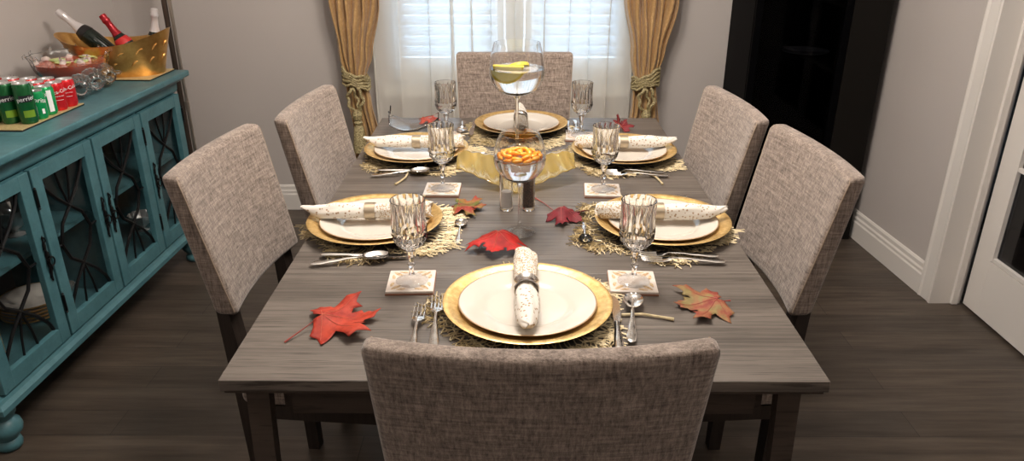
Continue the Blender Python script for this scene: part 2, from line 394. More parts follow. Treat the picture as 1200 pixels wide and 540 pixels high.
# dark room beyond the door
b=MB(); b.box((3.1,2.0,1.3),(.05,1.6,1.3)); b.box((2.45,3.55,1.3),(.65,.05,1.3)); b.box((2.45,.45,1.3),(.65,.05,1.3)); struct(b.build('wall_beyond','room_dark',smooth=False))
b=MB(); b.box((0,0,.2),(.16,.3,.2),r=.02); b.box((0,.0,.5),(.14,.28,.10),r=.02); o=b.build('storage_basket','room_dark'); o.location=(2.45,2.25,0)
tag(o,'dark low chest barely seen through the glazed white door','chest')

# ------------------------------------------------------------ window, shutters
w=bpy.data.objects.new('window_1',None); COL.objects.link(w); struct(w); w.location=(0,YB,0)
b=MB()
for x0,x1 in ((WX0,WX0+.05),(-.045,.045),(WX1-.05,WX1)): b.box(((x0+x1)/2,.075,(WZ0+WZ1)/2),((x1-x0)/2,.02,(WZ1-WZ0)/2-.001))
for z0,z1 in ((WZ0,WZ0+.05),(WZ1-.05,WZ1)): b.box(((WX0+WX1)/2,.075,(z0+z1)/2),((WX1-WX0)/2-.002,.019,(z1-z0)/2))
b.build('window_frame','shutter_white',w,smooth=False)
b=MB(); b.box(((WX0+WX1)/2,.078,(WZ0+WZ1)/2),((WX1-WX0)/2-.02,.003,(WZ1-WZ0)/2-.02)); b.build('window_glass','window_glass',w,smooth=False)
b=MB(); b.box(((WX0+WX1)/2,-.018,WZ0-.03),((WX1-WX0)/2+.06,.017,.03)); b.build('window_sill','shutter_white',w,smooth=False)
for x0,x1 in ((WX0+.006,-.052),(.052,WX1-.006)):
    b=MB()
    for a,c in ((x0,x0+.035),(x1-.035,x1)): b.box(((a+c)/2,.02,(WZ0+WZ1)/2),((c-a)/2,.014,(WZ1-WZ0)/2-.01))
    for z0,z1 in ((WZ0+.01,WZ0+.125),(WZ1-.10,WZ1-.01)): b.box(((x0+x1)/2,.02,(z0+z1)/2),((x1-x0)/2-.03,.013,(z1-z0)/2))
    sp=b.build('shutter_panel','shutter_white',w,smooth=False)
    b=MB(); z=WZ0+.155
    while z<WZ1-.12:
        b.box((0,0,0),((x1-x0)/2-.037,.029,.004),T=Tm(((x0+x1)/2,.02,z),rx=rad(42)),r=.003); z+=.05
    b.build('louvers','louver_white',sp)
b=MB(); b.box((0,0,WZ0/2+.32),(.048,.02,.0001+.0)); 
b=MB(); b.box((0,.02,(WZ0+WZ1)/2),(.045,.016,(WZ1-WZ0)/2-.008)); b.build('mullion','shutter_white',w,smooth=False)

# sheer curtain
def sheet(fn,nu,nv,th=.0):
    mb=MB(); mb.grid([[fn(i/nu,j/nv) for i in range(nu+1)] for j in range(nv+1)]); return mb
random.seed(3)
ph=[random.uniform(0,6.28) for _ in range(6)]
def sheer_fn(x0,x1,y):
    def f(u,v):
        z=lerp(.02,2.42,v); w0=2*PI*12*u+1.2*sin(2*PI*2.3*u+1)+.25*sin(z*2.2+u*9)
        amp=.75+.25*sin(2*PI*3.1*u+2)
        x=lerp(x0,x1,u)+.029*amp*sin(w0*1.0)
        return (x,y+.024*amp*cos(w0)+.004*sin(z*3+u*30),z)
    return f
sheet(sheer_fn(-.715,.64,YB-.068),900,10).build('sheer_curtain','sheer')
o=bpy.data.objects['sheer_curtain']; tag(o,'white translucent sheer curtain hanging across the whole window','sheer curtain')
# curtain rod
t=thing('curtain_rod','dark metal curtain rod above the window','curtain rod',(0,YB-.10,2.46))
b=MB(); b.tube([(-1.0,0,0),(.95,0,0)],.012,12); b.build('rod','pole_dark',t)
for sx in (-1.02,.97): b=MB(); b.lathe([(0.001,-.03),(.02,-.02),(.028,0),(.02,.02),(.001,.03)],16,T=Tm((sx,0,0),ry=PI/2)); b.build('finial','pole_dark',t)
for sx in (-.9,.85): b=MB(); b.box((sx,.05,0),(.008,.048,.008)); b.build('bracket','pole_dark',t)
# gold panels
def gold_panel(tab,y,side,label):
    def f(u,v):
        z=lerp(.02,2.44,v); x0,x1,amp=interp(tab,z)
        n=6.5; s=u; x=lerp(x0,x1,s)
        fold=cos(2*PI*n*s+.6*sin(5*s)); sh=(abs(fold)**.8)*(1 if fold>0 else -1)
        yy=y+amp*sh-.02*sin(PI*s)*(1 if amp<.02 else .4)+.006*sin(z*9+u*7)
        return (x+.004*sin(z*14+u*20),yy,z)
    mb=sheet(f,150,70); o=mb.build('gold_curtain','gold_curtain'); m=o.modifiers.new('thick','SOLIDIFY'); m.thickness=.003
    tag(o,label,'curtain','gold side curtains')
gold_panel([(0,-.83,-.655,.022),(.45,-.80,-.675,.020),(.62,-.815,-.70,.013),(.73,-.818,-.718,.009),(.85,-.845,-.68,.016),(1.1,-.872,-.625,.022),(1.7,-.93,-.55,.026),(2.44,-.98,-.50,.028)],YB-.135,-1,'gold brocade curtain gathered at the left side of the window')
gold_panel([(0,.545,.74,.022),(.45,.555,.715,.020),(.62,.575,.70,.013),(.73,.582,.688,.009),(.85,.56,.715,.016),(1.1,.512,.765,.022),(1.7,.45,.83,.026),(2.44,.40,.88,.028)],YB-.135,1,'gold brocade curtain gathered at the right side of the window')
def tieback(cx,side,label):
    t=thing('curtain_tieback',label,'tieback',(cx,YB-.14,.73),group='twisted rope tiebacks')
    b=MB()
    for k in range(5):
        zz=-.026+.014*k; pts=[]
        for i in range(25):
            a=2*PI*i/24; pts.append((.063*cos(a),-.002+.052*sin(a),zz-.014*side*cos(a)*(1+.2*k)+.006*sin(3*a+k)+.004*cos(7*a)))
        b.tube(pts,.0075,7)
    b.build('rope','rope_gold',t)
    b=MB(); hx=side*-.0+.012*side
    def strand(x0,x1,z1,ox): return [(lerp(x0,x1,i/12)+ox*sin(PI*i/12*1.0)+.006*sin(i*1.3),-.062-.006*sin(i),lerp(-.03,z1,i/12)) for i in range(13)]
    b.tube(strand(-.015,.0,-.155,-.028),.0075,7); b.tube(strand(.015,.004,-.155,.026),.0075,7); b.tube(strand(-.01,.008,-.15,.012),.006,7)
    b.build('hanging_loop','rope_gold',t)
    b=MB(); b.lathe([(.002,-.03),(.018,-.024),(.024,-.006),(.022,.008),(.012,.022),(.002,.028)],12,T=Tm((.004,-.064,-.16)),mod=lambda t,z,r:1+.1*sin(6*t+z*200))
    b.build('knot','rope_gold',t)
    b=MB(); b.lathe([(.010,.03),(.022,.018),(.016,.005),(.024,-.01),(.032,-.09),(.034,-.13),(.002,-.13)],24,T=Tm((.006,-.064,-.215)),mod=lambda t,z,r:1+.08*sin(12*t))
    b.build('tassel','rope_gold',t)
tieback(-.767,1,'twisted gold rope tieback knotted around the left gold curtain')
tieback(.634,-1,'twisted gold rope tieback knotted around the right gold curtain')

# ------------------------------------------------------------ dining table
TX=.0165; TY=1.932; TH=.76; hx=.5205; hy=.864
t=thing('dining_table','large rectangular grey-brown wooden dining table set for six','table',(TX,TY,0))
b=MB(); sy=1.882-TY
ys=[-hy,1.475-TY,sy,2.29-TY,hy]
for a,c in zip(ys,ys[1:]):
    b.box((0,(a+c)/2,.749),(hx,(c-a)/2-(.0006),.011),r=.0015,nseg=1)
b.box((0,0,.745),(hx-.004,hy-.004,.006),mi=1)
b.build('tabletop',['table_top_wood','seam_dark'],t,smooth=False)
b=MB()
rows=[]
for ins,z in ((.006,.737),(.006,.731),(.045,.703),(.052,.698)):
    rows.append([(-hx+ins,-hy+ins,z),(hx-ins,-hy+ins,z),(hx-ins,hy-ins,z),(-hx+ins,hy-ins,z)])
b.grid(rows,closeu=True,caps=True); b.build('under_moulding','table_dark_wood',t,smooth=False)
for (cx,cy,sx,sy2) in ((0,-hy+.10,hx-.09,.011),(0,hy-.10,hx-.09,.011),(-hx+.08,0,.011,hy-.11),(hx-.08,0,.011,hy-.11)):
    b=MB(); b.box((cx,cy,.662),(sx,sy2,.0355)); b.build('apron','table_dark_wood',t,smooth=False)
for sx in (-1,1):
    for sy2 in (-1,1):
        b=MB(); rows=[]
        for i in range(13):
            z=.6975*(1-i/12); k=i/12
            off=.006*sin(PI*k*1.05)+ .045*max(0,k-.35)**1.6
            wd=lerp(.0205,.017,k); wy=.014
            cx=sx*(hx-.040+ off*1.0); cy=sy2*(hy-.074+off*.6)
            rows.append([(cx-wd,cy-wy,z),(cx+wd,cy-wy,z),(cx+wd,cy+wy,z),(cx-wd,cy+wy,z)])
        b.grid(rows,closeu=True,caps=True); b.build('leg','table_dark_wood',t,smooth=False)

# ------------------------------------------------------------ chairs (sitter faces +Y, origin at floor under backrest foot)
def make_chair():
    t=thing('dining_chair','x','chair')
    LEAN=.213; Z0=.655; ZT=.984
    def bend(q):
        x,y,z=q; k=(z-Z0)/(ZT-Z0)
        x=x*(1+.075*k)
        y=y*(1.08-.30*k)
        y2=y+.55*x*x-.010-LEAN*(z-Z0)-.10*max(0,z-.85)**2
        return Vector((x,y2,z+(.004*(x/.2)**2 if k>.8 else 0)))
    b=MB(); b.box((0,0,(Z0+ZT)/2),(.200,.0255,(ZT-Z0)/2),r=.014,nseg=4,cuts=(14,2,14),fn=bend)
    bk=b.build('backrest','chair_fabric',t,angle=80)
    for sg in (-1,1):
        b=MB(); pts=[bend(Vector((sg*.1985,.0190,Z0+.012+(ZT-Z0-.026)*i/14))) for i in range(15)]
        pts.append(bend(Vector((sg*.190,.019,ZT-.003))))
        b.tube(pts,.0017,6); b.build('seam_piping','seam_thread',bk)
    b=MB(); b.box((0,.235,.455),(.205,.225,.04),r=.022,nseg=3,cuts=(6,6,1),fn=lambda q:Vector((q.x,q.y,q.z+(.012*(1-(q.x/.215)**2) if q.z>.46 else 0)))); b.build('seat','chair_fabric',t,angle=80)
    b=MB(); b.box((0,.235,.395),(.195,.215,.0195)); b.build('seat_frame','chair_leg_wood',t,smooth=False)
    for sg in (-1,1):
        b=MB(); rows=[]
        for i in range(17):
            z=.69*(1-i/16); y1=-LEAN*(.45-Z0)*.55-.012
            y=y1+.012*((.45-z)/.45) if z<.45 else lerp(y1,-.012+.02,(z-.45)/.24)
            y=y if z<.45 else lerp(y1,-.006,(z-.45)/.24)
            wx=lerp(.026,.018,i/16); wy=lerp(.013,.020,min(1,i/5)) if i<6 else lerp(.020,.017,(i-6)/10)
            rows.append([(sg*.165-wx,y-wy,z),(sg*.165+wx,y-wy,z),(sg*.165+wx,y+wy,z),(sg*.165-wx,y+wy,z)])
        b.grid(rows,closeu=True,caps=True); b.build('leg','chair_leg_wood',t,smooth=False)
        b=MB(); rows=[]
        for i in range(5):
            z=.414*(1-i/4); w_=lerp(.021,.015,i/4); rows.append([(sg*.168-w_,.415-w_,z),(sg*.168+w_,.415-w_,z),(sg*.168+w_,.415+w_,z),(sg*.168-w_,.415+w_,z)])
        b.grid(rows,closeu=True,caps=True); b.build('leg','chair_leg_wood',t,smooth=False)
    return t
ch=make_chair(); G='upholstered parsons chairs around the dining table'
place(ch,(-.638,1.668,0),rad(-90-5),'near left linen dining chair standing nearest the teal sideboard',G)
place(ch,(-.542,2.125,0),rad(-90-4.5),'far left linen dining chair nearest the left gold curtain',G)
place(ch,(.636,1.668,0),rad(90+4),'near right linen dining chair closest to the glazed white door',G)
place(ch,(.574,2.118,0),rad(90+5),'far right linen dining chair in front of the black cabinet',G)
o=place(ch,(.034,.885,0),rad(0),'beige-brown linen dining chair at the near end, its back towards us',G); o.scale=(1.075,1,1)
o=place(ch,(.0,2.845,0),rad(180),'beige-brown linen dining chair at the far end in front of the window',G); o.scale=(1.04,1,1)

# ------------------------------------------------------------ place settings
def make_mat(seed):
    random.seed(seed)
    t=thing('placemat','x','placemat')
    b=MB()
    def R(a): return .186-.026*cos(5*a)+.010*abs(sin(8*a))
    def strand(x,y,d,n,L,r,z0):
        pts=[];
        for i in range(n):
            pts.append((x,y,z0+.0012*sin(i*2.1+x*90))); x+=L*cos(d); y+=L*sin(d); d+=random.uniform(-.7,.7)
            if math.hypot(x,y)>R(math.atan2(y,x))+.008: break
        if len(pts)>1: b.tube(pts,r,3)
    # a net of short forked twigs growing outwards
    def twig(x,y,d,lev,z0):
        L=.0070; pts=[(x,y,z0)]
        for i in range(3):
            d+=random.uniform(-.35,.35); x+=L*cos(d); y+=L*sin(d); pts.append((x,y,z0+random.uniform(-.0006,.0006)))
        b.tube(pts,.00125,3,caps=False)
        r=math.hypot(x,y); th=math.atan2(y,x)
        if lev>0 and r<R(th)-.004:
            for sg in (-1,1): twig(x,y,d+sg*random.uniform(.45,.95),lev-1,z0)
    for k in range(92):
        a=2*PI*k/92+random.uniform(-.02,.02)
        for r0 in (.128,.152,.176):
            if r0<R(a)-.012: twig(r0*cos(a),r0*sin(a),a+random.uniform(-.5,.5),2,.0012+.0012*(k%2))
    for k in range(30):
        a=2*PI*k/30; strand(.02*cos(a),.02*sin(a),a,15,.0105,.0016,.0018)
    b.build('woven_lattice','gold_wire',t,smooth=False)
    b=MB(); b.tube([(.185,0,.003),(.225,.004,.004),(.262,-.003,.003),(.285,-.010,.003)],[.003,.0028,.0026,.0034],6); b.build('stem','gold_wire',t)
    return t
def make_charger():
    t=thing('charger_plate','x','charger plate')
    b=MB(); b.lathe([(.001,.0045),(.11,.0045),(.122,.0085),(.155,.0245),(.164,.0265),(.1665,.0256),(.165,.0243),(.155,.0222),(.122,.0062),(.11,.0025),(.001,.0025)],96); b.build('plate_face','gold_charger',t)
    b=MB(); b.lathe([(.001,.0),(.105,0),(.109,.0008),(.121,.0030),(.155,.0200),(.1660,.0236),(.1668,.0250),(.154,.0221),(.121,.0061),(.10,.0024),(.001,.0024)],96); b.build('underside','black_lacquer',t)
    return t
def make_plate():
    t=thing('dinner_plate','x','plate')
    b=MB(); b.lathe([(.001,.005),(.075,.0052),(.082,.0062),(.088,.0095),(.096,.0115),(.128,.0185),(.1345,.0196),(.1350,.0188),(.128,.0160),(.092,.0070),(.080,.0010),(.072,.0),(.001,.0008)],96); b.build('plate_body','porcelain',t)
    b=MB(); b.lathe([(.1335,.0202),(.1352,.0200),(.1360,.0192),(.1352,.0184),(.1346,.0190)],96); b.build('rim_band','rim_tan',t)
    return t
mats_p=make_mat(11); chg=make_charger(); plt=make_plate()
def frame(p): return Vector(p)
SET=[ # name phrase, charger centre, facing angle, mat rot, plate offset
 ('near end',(.026,1.300),90,rad(-4)),
 ('far end',(.024,2.626),-90,rad(188)),
 ('near left',(-.345,1.722),0,rad(72)),
 ('far left',(-.314,2.320),0,rad(-98)),
 ('near right',(.367,1.722),180,rad(100)),
 ('far right',(.350,2.310),180,rad(-68)),]
ADJ={'near end':'at the near end','far end':'at the far end by the window','near left':'on the near left side','far left':'on the far left side','near right':'on the near right side','far right':'on the far right side'}
for nm,(cx,cy),fa,mr in SET:
    mx_=cx+{'near left':.028,'far left':.02,'near right':-.03,'far right':-.02}.get(nm,0)
    place(mats_p,(mx_,cy-(.035 if nm=='far end' else 0),TH+.0012),mr,'gold branch-lattice placemat under the setting '+ADJ[nm],'gold lattice placemats')
    place(chg,(cx,cy,TH+.0064),mr,'round gold charger plate of the setting '+ADJ[nm],'gold charger plates')
    place(plt,(cx,cy,TH+.0114),mr*.7,'cream dinner plate on the gold charger '+ADJ[nm],'cream dinner plates')

# napkins: axis along local X, outer (pointed) end at -X, ring at x=0
def make_napkin():
    t=thing('napkin','x','napkin')
    tab=[(-.165,.004,.004,.030),(-.158,.010,.006,.027),(-.145,.014,.011,.021),(-.12,.020,.016,.017),(-.08,.024,.0185,.0185),(-.04,.0235,.0185,.0185),(-.014,.0185,.0172,.0175),(.014,.0185,.0172,.0175),(.05,.024,.0185,.0185),(.10,.026,.0195,.0195),(.145,.026,.019,.019),(.150,.024,.017,.019)]
    b=MB(); rows=[]; n=28; xs=[-.165+.315*i/48 for i in range(49)]
    for x in xs:
        a,h,z=interp(tab,x); row=[]
        for k in range(n):
            th=2*PI*k/n; wob=1+.05*sin(3*th+x*30)+.03*sin(7*th+x*60)
            # overlap ridge of the rolled cloth
            rid=.0016 if .6<th<2.2 else 0
            row.append((x+.006*sin(th*2)*(1 if x>.14 or x<-.15 else 0),(a*wob+rid)*cos(th),z+(h*wob+rid)*sin(th)))
        rows.append(row)
    cut=[i for i,x in enumerate(xs) if x<=.02][-1]
    b.grid(rows[:cut+1],closeu=True); b.grid(rows[cut:],closeu=True,mi=1)
    # open rolled end: inner spiral
    last=rows[-1]; cen=Vector((.150,0,.019))
    inner=[[tuple(Vector(p).lerp(cen,.0)) for p in last],[tuple(Vector(p).lerp(cen,.13)) for p in last],[tuple(Vector(p).lerp(cen,.14)+Vector((-.03,0,0))) for p in last],[tuple(Vector(p).lerp(cen,.95)+Vector((-.03,0,0))) for p in last]]
    b.grid(inner,closeu=True,mi=1)
    first=rows[0]; c0=Vector((-.168,0,.031)); b.grid([[tuple(c0+(Vector(p)-c0)*.05) for p in first],first],closeu=True)
    b.build('rolled_cloth',['napkin_cloth','napkin_cloth_dense'],t,angle=75)
    b=MB(); sp=[]
    for i in range(40):
        th=i*.42; rr=.017*(1-i/46); sp.append((.1495,rr*1.15*cos(th),.019+rr*.85*sin(th)))
    rws=[[p,(p[0]-.028,p[1],p[2])] for p in sp]; b.grid(rws); o=b.build('inner_fold','napkin_cloth_dense',t); m=o.modifiers.new('th','SOLIDIFY'); m.thickness=.0012
    return t
nap=make_napkin()
def make_band():
    t=thing('napkin_ring','x','napkin ring')
    b=MB(); prof=[(.0225,-.013),(.0232,-.0125),(.0232,.0125),(.0225,.013),(.0213,.0125),(.0213,-.0125)]
    rows=[[(p[1],p[0]*.98*cos(2*PI*i/36),.0195+p[0]*.92*sin(2*PI*i/36)) for i in range(36)] for p in prof]
    b.grid(rows,closeu=True,closev=True); b.build('band','satin_band',t); return t
def make_silver_ring():
    t=thing('napkin_ring','x','napkin ring')
    b=MB(); prof=[(.0245,-.016),(.0265,-.0145),(.0230,-.007),(.0218,0),(.0230,.007),(.0265,.0145),(.0245,.016),(.0212,.012),(.0205,0),(.0212,-.012)]
    rows=[[(p[1],p[0]*.98*cos(2*PI*i/36),.0205+p[0]*.95*sin(2*PI*i/36)) for i in range(36)] for p in prof]
    b.grid(rows,closeu=True,closev=True); b.build('band','silver_ring',t); return t
band=make_band(); sring=make_silver_ring()
# on side settings the outer pointed end faces the sitter (away from table centre)
NZ=TH+.0114+.0165
NAPS={'near end':((.024,1.322),90,-1),'far end':((.022,2.614),-90,1),'near left':((-.357,1.728),2,1),'far left':((-.314,2.325),0,1),'near right':((.356,1.728),178,1),'far right':((.350,2.325),180,1)}
for nm,(p,ang,sg) in NAPS.items():
    a=rad(ang)
    place(nap,(p[0],p[1],NZ),a,'rolled cream napkin with gold dots on the plate '+ADJ[nm],'rolled dotted napkins')
    if nm=='near end': place(sring,(p[0],p[1],NZ-.001),a,'flared silver napkin ring around the napkin at the near end','napkin rings')
    elif nm=='far end': place(sring,(p[0],p[1],NZ-.001),a,'flared silver napkin ring around the napkin at the far end by the window','napkin rings')
    else: place(band,(p[0],p[1],NZ-.001),a,'taupe gold satin band holding the napkin '+ADJ[nm],'napkin rings')

# coasters
def make_coaster():
    t=thing('coaster','x','coaster')
    b=MB(); b.box((0,0,.0015),(.0505,.0505,.0015)); b.build('cork_base','coaster_brown',t,smooth=False)
    b=MB(); b.box((0,0,.0058),(.0495,.0495,.0027),r=.001,nseg=1)
    for qx in (-1,1):
        for qy in (-1,1):
            for k,(px,py,an,l) in enumerate(((.030,.031,45,.013),(.019,.039,12,.010),(.039,.018,80,.010))):
                a=rad(an)+ (0); pts=[]
                for i in range(12):
                    th=2*PI*i/12; ex=l*cos(th); ey=l*.36*sin(th)*(1-.3*cos(th)); X=px+ex*cos(a)-ey*sin(a); Y=py+ex*sin(a)+ey*cos(a)
                    X=min(X,.047); Y=min(Y,.047); pts.append((qx*X,qy*Y))
                b.prism(pts,.0083,.0088,mi=1)
    b.build('stone_tile',['coaster_stone','leaf_print_gold'],t,smooth=False)
    return t
cst=make_coaster()
def make_goblet():
    t=thing('crystal_goblet','x','goblet')
    F=9
    b=MB(); b.lathe([(.001,0),(.033,0),(.0345,.0012),(.033,.003),(.022,.0055),(.010,.0095),(.0062,.015)],48,mod=lambda t,z,r:1+(.012*cos(2*F*t) if r>.02 else 0)); b.lathe([(.0062,.015),(.0055,.02)],48); b.build('foot','foot_glass',t)
    b=MB()
    b.lathe([(.0055,.018),(.0050,.034),(.0085,.040),(.0050,.046),(.0060,.056),(.0085,.066),(.0100,.074),(.0075,.079)],12); b.build('stem','crystal',t,smooth=False)
    n=28; P=lambda i:2*PI*(i+.5)/n
    prof=[(.0075,.078,0,0),(.0165,.0815,0,1),(.0240,.088,.05,0),(.0298,.096,.06,1),(.0335,.105,.065,0),(.0352,.115,.065,1),(.0354,.124,.055,0),(.0348,.136,.050,0),(.0340,.150,.050,0),(.0340,.164,.048,0),(.0350,.178,.035,0),(.0360,.188,.012,0),(.0365,.1925,0,0),(.0358,.1938,0,0)]
    rows=[]
    for r,z,am,par in prof:
        rows.append([(r*(1+am*(1 if (i+par)%2 else -1))*cos(P(i)),r*(1+am*(1 if (i+par)%2 else -1))*sin(P(i)),z) for i in range(n)])
    inner=[(.0343,.193),(.0325,.182),(.0308,.165),(.0305,.15),(.0312,.13),(.0305,.115),(.0265,.102),(.020,.092),(.010,.087),(.001,.0865)]
    rows+=[[ (r*cos(P(i)),r*sin(P(i)),z) for i in range(n)] for r,z in inner]
    b=MB()
    b.grid(rows,closeu=True,caps=True); b.build('bowl','crystal',t,angle=14)
    return t
gob=make_goblet()
CS=[('near left','with three forks’ width of the near plate',(-.219,1.424),rad(2)),('near right','',(.251,1.424),rad(-3)),('middle left','',(-.203,1.992),rad(-1)),('middle right','',(.247,1.986),rad(-4)),('far left','',(-.237,2.53),rad(2)),('far right','',(.228,2.527),rad(-5))]
for nm,_,(x,y),r in CS:
    place(cst,(x,y,TH+.0005),r,'square white stone coaster with brown leaf corners, %s of the table'%nm,'leaf print coasters')
    g_=place(gob,(x+.002,y-.002,TH+.0096),r*3,'cut crystal wine goblet on the %s coaster'%nm,'cut crystal goblets'); g_.scale=(1,1,.955)

# cutlery: along +X, handle end at x=0, working end at +L
def loft(mb,tab,n=24,m=8,mi=0,y0=0):
    x0=tab[0][0]; x1=tab[-1][0]; rows=[]
    for i in range(n+1):
        x=lerp(x0,x1,i/n); w_,h_,z_=interp(tab,x)
        rows.append([(x,y0+w_*cos(2*PI*k/m),z_+h_*sin(2*PI*k/m)) for k in range(m)])
    mb.grid(rows,closeu=True,caps=True)
HAND=[(0,.002,.0012,.0022),(.006,.0085,.0018,.0026),(.02,.0095,.0020,.003),(.05,.007,.0020,.005),(.09,.0038,.0019,.008),(.118,.0030,.0018,.009)]
def make_fork(L=1.0):
    t=thing('fork','x','fork'); b=MB(); loft(b,HAND); b.build('handle','silverware',t)
    b=MB(); loft(b,[(.116,.003,.0016,.009),(.124,.0085,.0014,.008),(.134,.0120,.0012,.0055),(.142,.0125,.0012,.0045)],10)
    for k in range(4):
        yy=-.0106+.0071*k; loft(b,[(.140,.0022,.0012,.0046),(.165,.0017,.001,.0042),(.185,.0012,.0008,.007),(.190,.0004,.0004,.0085)],10,6,y0=yy)
    b.build('tines','silverware',t); return t
def spoon_bowl(b,x0,L,W,dep,z):
    rows=[];n=16;m=14
    for i in range(n+1):
        u=i/n; x=x0+L*u; w_=W*math.sqrt(max(0,1-(2*u-1)**2))*(1+.18*(u-.5)) ; row=[]
        for k in range(m+1):
            v=-1+2*k/m; d=dep*max(0,(1-v*v))*math.sqrt(max(0,1-(2*u-1)**2)); row.append((x,w_*v,z-d))
        rows.append(row)
    rows2=[[(p[0],p[1]*.96,p[2]+.0012) for p in r] for r in rows]
    b.grid(rows); b.grid(rows2); 
    for j in range(n):
        pass
    # rim joins both skins
    edge=[r[0] for r in rows]+[r[-1] for r in reversed(rows)]; e2=[r[0] for r in rows2]+[r[-1] for r in reversed(rows2)]
    b.grid([edge,e2],closeu=True)
def make_spoon(name='spoon',sc=1.0,dark=False):
    t=thing(name,'x','spoon'); b=MB(); loft(b,[tuple(v*sc if i==0 else v*sc for i,v in enumerate(r)) for r in HAND]); b.build('handle','silverware',t)
    b=MB(); spoon_bowl(b,.116*sc,.062*sc,.0205*sc,.0085*sc,.0105*sc); o=b.build('bowl','dark_spoon' if dark else 'silverware',t,angle=70)
    return t
def make_knife():
    t=thing('knife','x','knife'); b=MB(); loft(b,[(0,.002,.0015,.003),(.006,.009,.003,.004),(.03,.0085,.0035,.0045),(.085,.0055,.003,.0045),(.10,.0055,.0025,.0045)]); b.build('handle','silverware',t)
    b=MB(); prof=[(.098,-.005),(.108,-.0085),(.15,-.0095),(.185,-.008),(.202,-.001),(.205,.006),(.19,.0085),(.10,.0055)]
    b.prism(prof,.0035,.0050); b.build('blade','silverware',t,smooth=False); return t
fk=make_fork(); spn=make_spoon(); kn=make_knife()
FZ=TH+.0062
def lay(proto,p,q,label,group,z=FZ,L=.19):
    a=math.atan2(q[1]-p[1],q[0]-p[0]); place(proto,(p[0],p[1],z),a,label,group)
GF='silver forks'; GK='silver knives'; GS='silver table spoons'
def off(c,fa,dx,dy):  # dx to sitter's right, dy forward
    a=rad(fa); fx,fy=cos(a),sin(a); rx,ry=fy,-fx
    return (c[0]+rx*dx+fx*dy,c[1]+ry*dx+fy*dy)
lay(fk,(-.183,1.125),(-.187,1.34),'small silver fork at the far left of the near setting, left of another fork',GF)
lay(fk,(-.146,1.160),(-.156,1.35),'larger silver fork just left of the near gold charger',GF)
lay(kn,(.189,1.150),(.203,1.35),'silver knife just right of the near gold charger',GK)
lay(spn,(.214,1.180),(.242,1.35),'silver table spoon right of the knife at the near setting',GS)
for nm,(cx,cy),fa,mr in SET[1:]:
    c=(cx,cy); near_l = nm in('near left','far left')
    s=1
    kd=.176; 
    p=off(c,fa,.168,-.10); q=off(c,fa,.176,.09); lay(kn,p,q,'silver knife beside the charger plate '+ADJ[nm],GK)
    p=off(c,fa,.215,-.112); q=off(c,fa,.180,.07)
    if nm!='far end': lay(spn,p,q,'silver table spoon beside the knife '+ADJ[nm],GS)
    else: lay(spn,off(c,fa,.21,-.10),off(c,fa,.21,.07),'silver table spoon beside the knife '+ADJ[nm],GS)
    p=off(c,fa,-.170,-.10); q=off(c,fa,-.166,.09); lay(fk,p,q,'inner silver fork next to the charger '+ADJ[nm],GF)
    p=off(c,fa,-.200,-.108); q=off(c,fa,-.194,.08); lay(fk,p,q,'outer silver fork away from the charger '+ADJ[nm],GF)
# dessert spoons
ds=make_spoon('dessert_spoon',.80); dd=make_spoon('dessert_spoon',.80,True); dd['label']='y'
GD='small dessert spoons'
lay(ds,(-.137,1.628),(-.134,1.77),'small silver dessert spoon left of the scarlet maple leaf',GD,TH+.0005)
lay(ds,(-.128,2.19),(-.10,2.32),'small silver dessert spoon behind the left wing of the amber dish',GD,TH+.0005)
lay(ds,(.16,2.16),(.135,2.30),'small silver dessert spoon behind the right wing of the amber dish',GD,TH+.0005)
lay(dd,(.176,1.765),(.170,1.63),'small dessert spoon with dark bowl beside the near right placemat',GD,TH+.0005)
lay(dd,(-.232,2.66),(-.245,2.55),'small dessert spoon with dark bowl at the far end, left of the far plate',GD,TH+.0005)
lay(ds,(.105,1.450),(-.03,1.476),'small silver dessert spoon lying behind the near gold charger',GD,TH+.0005)

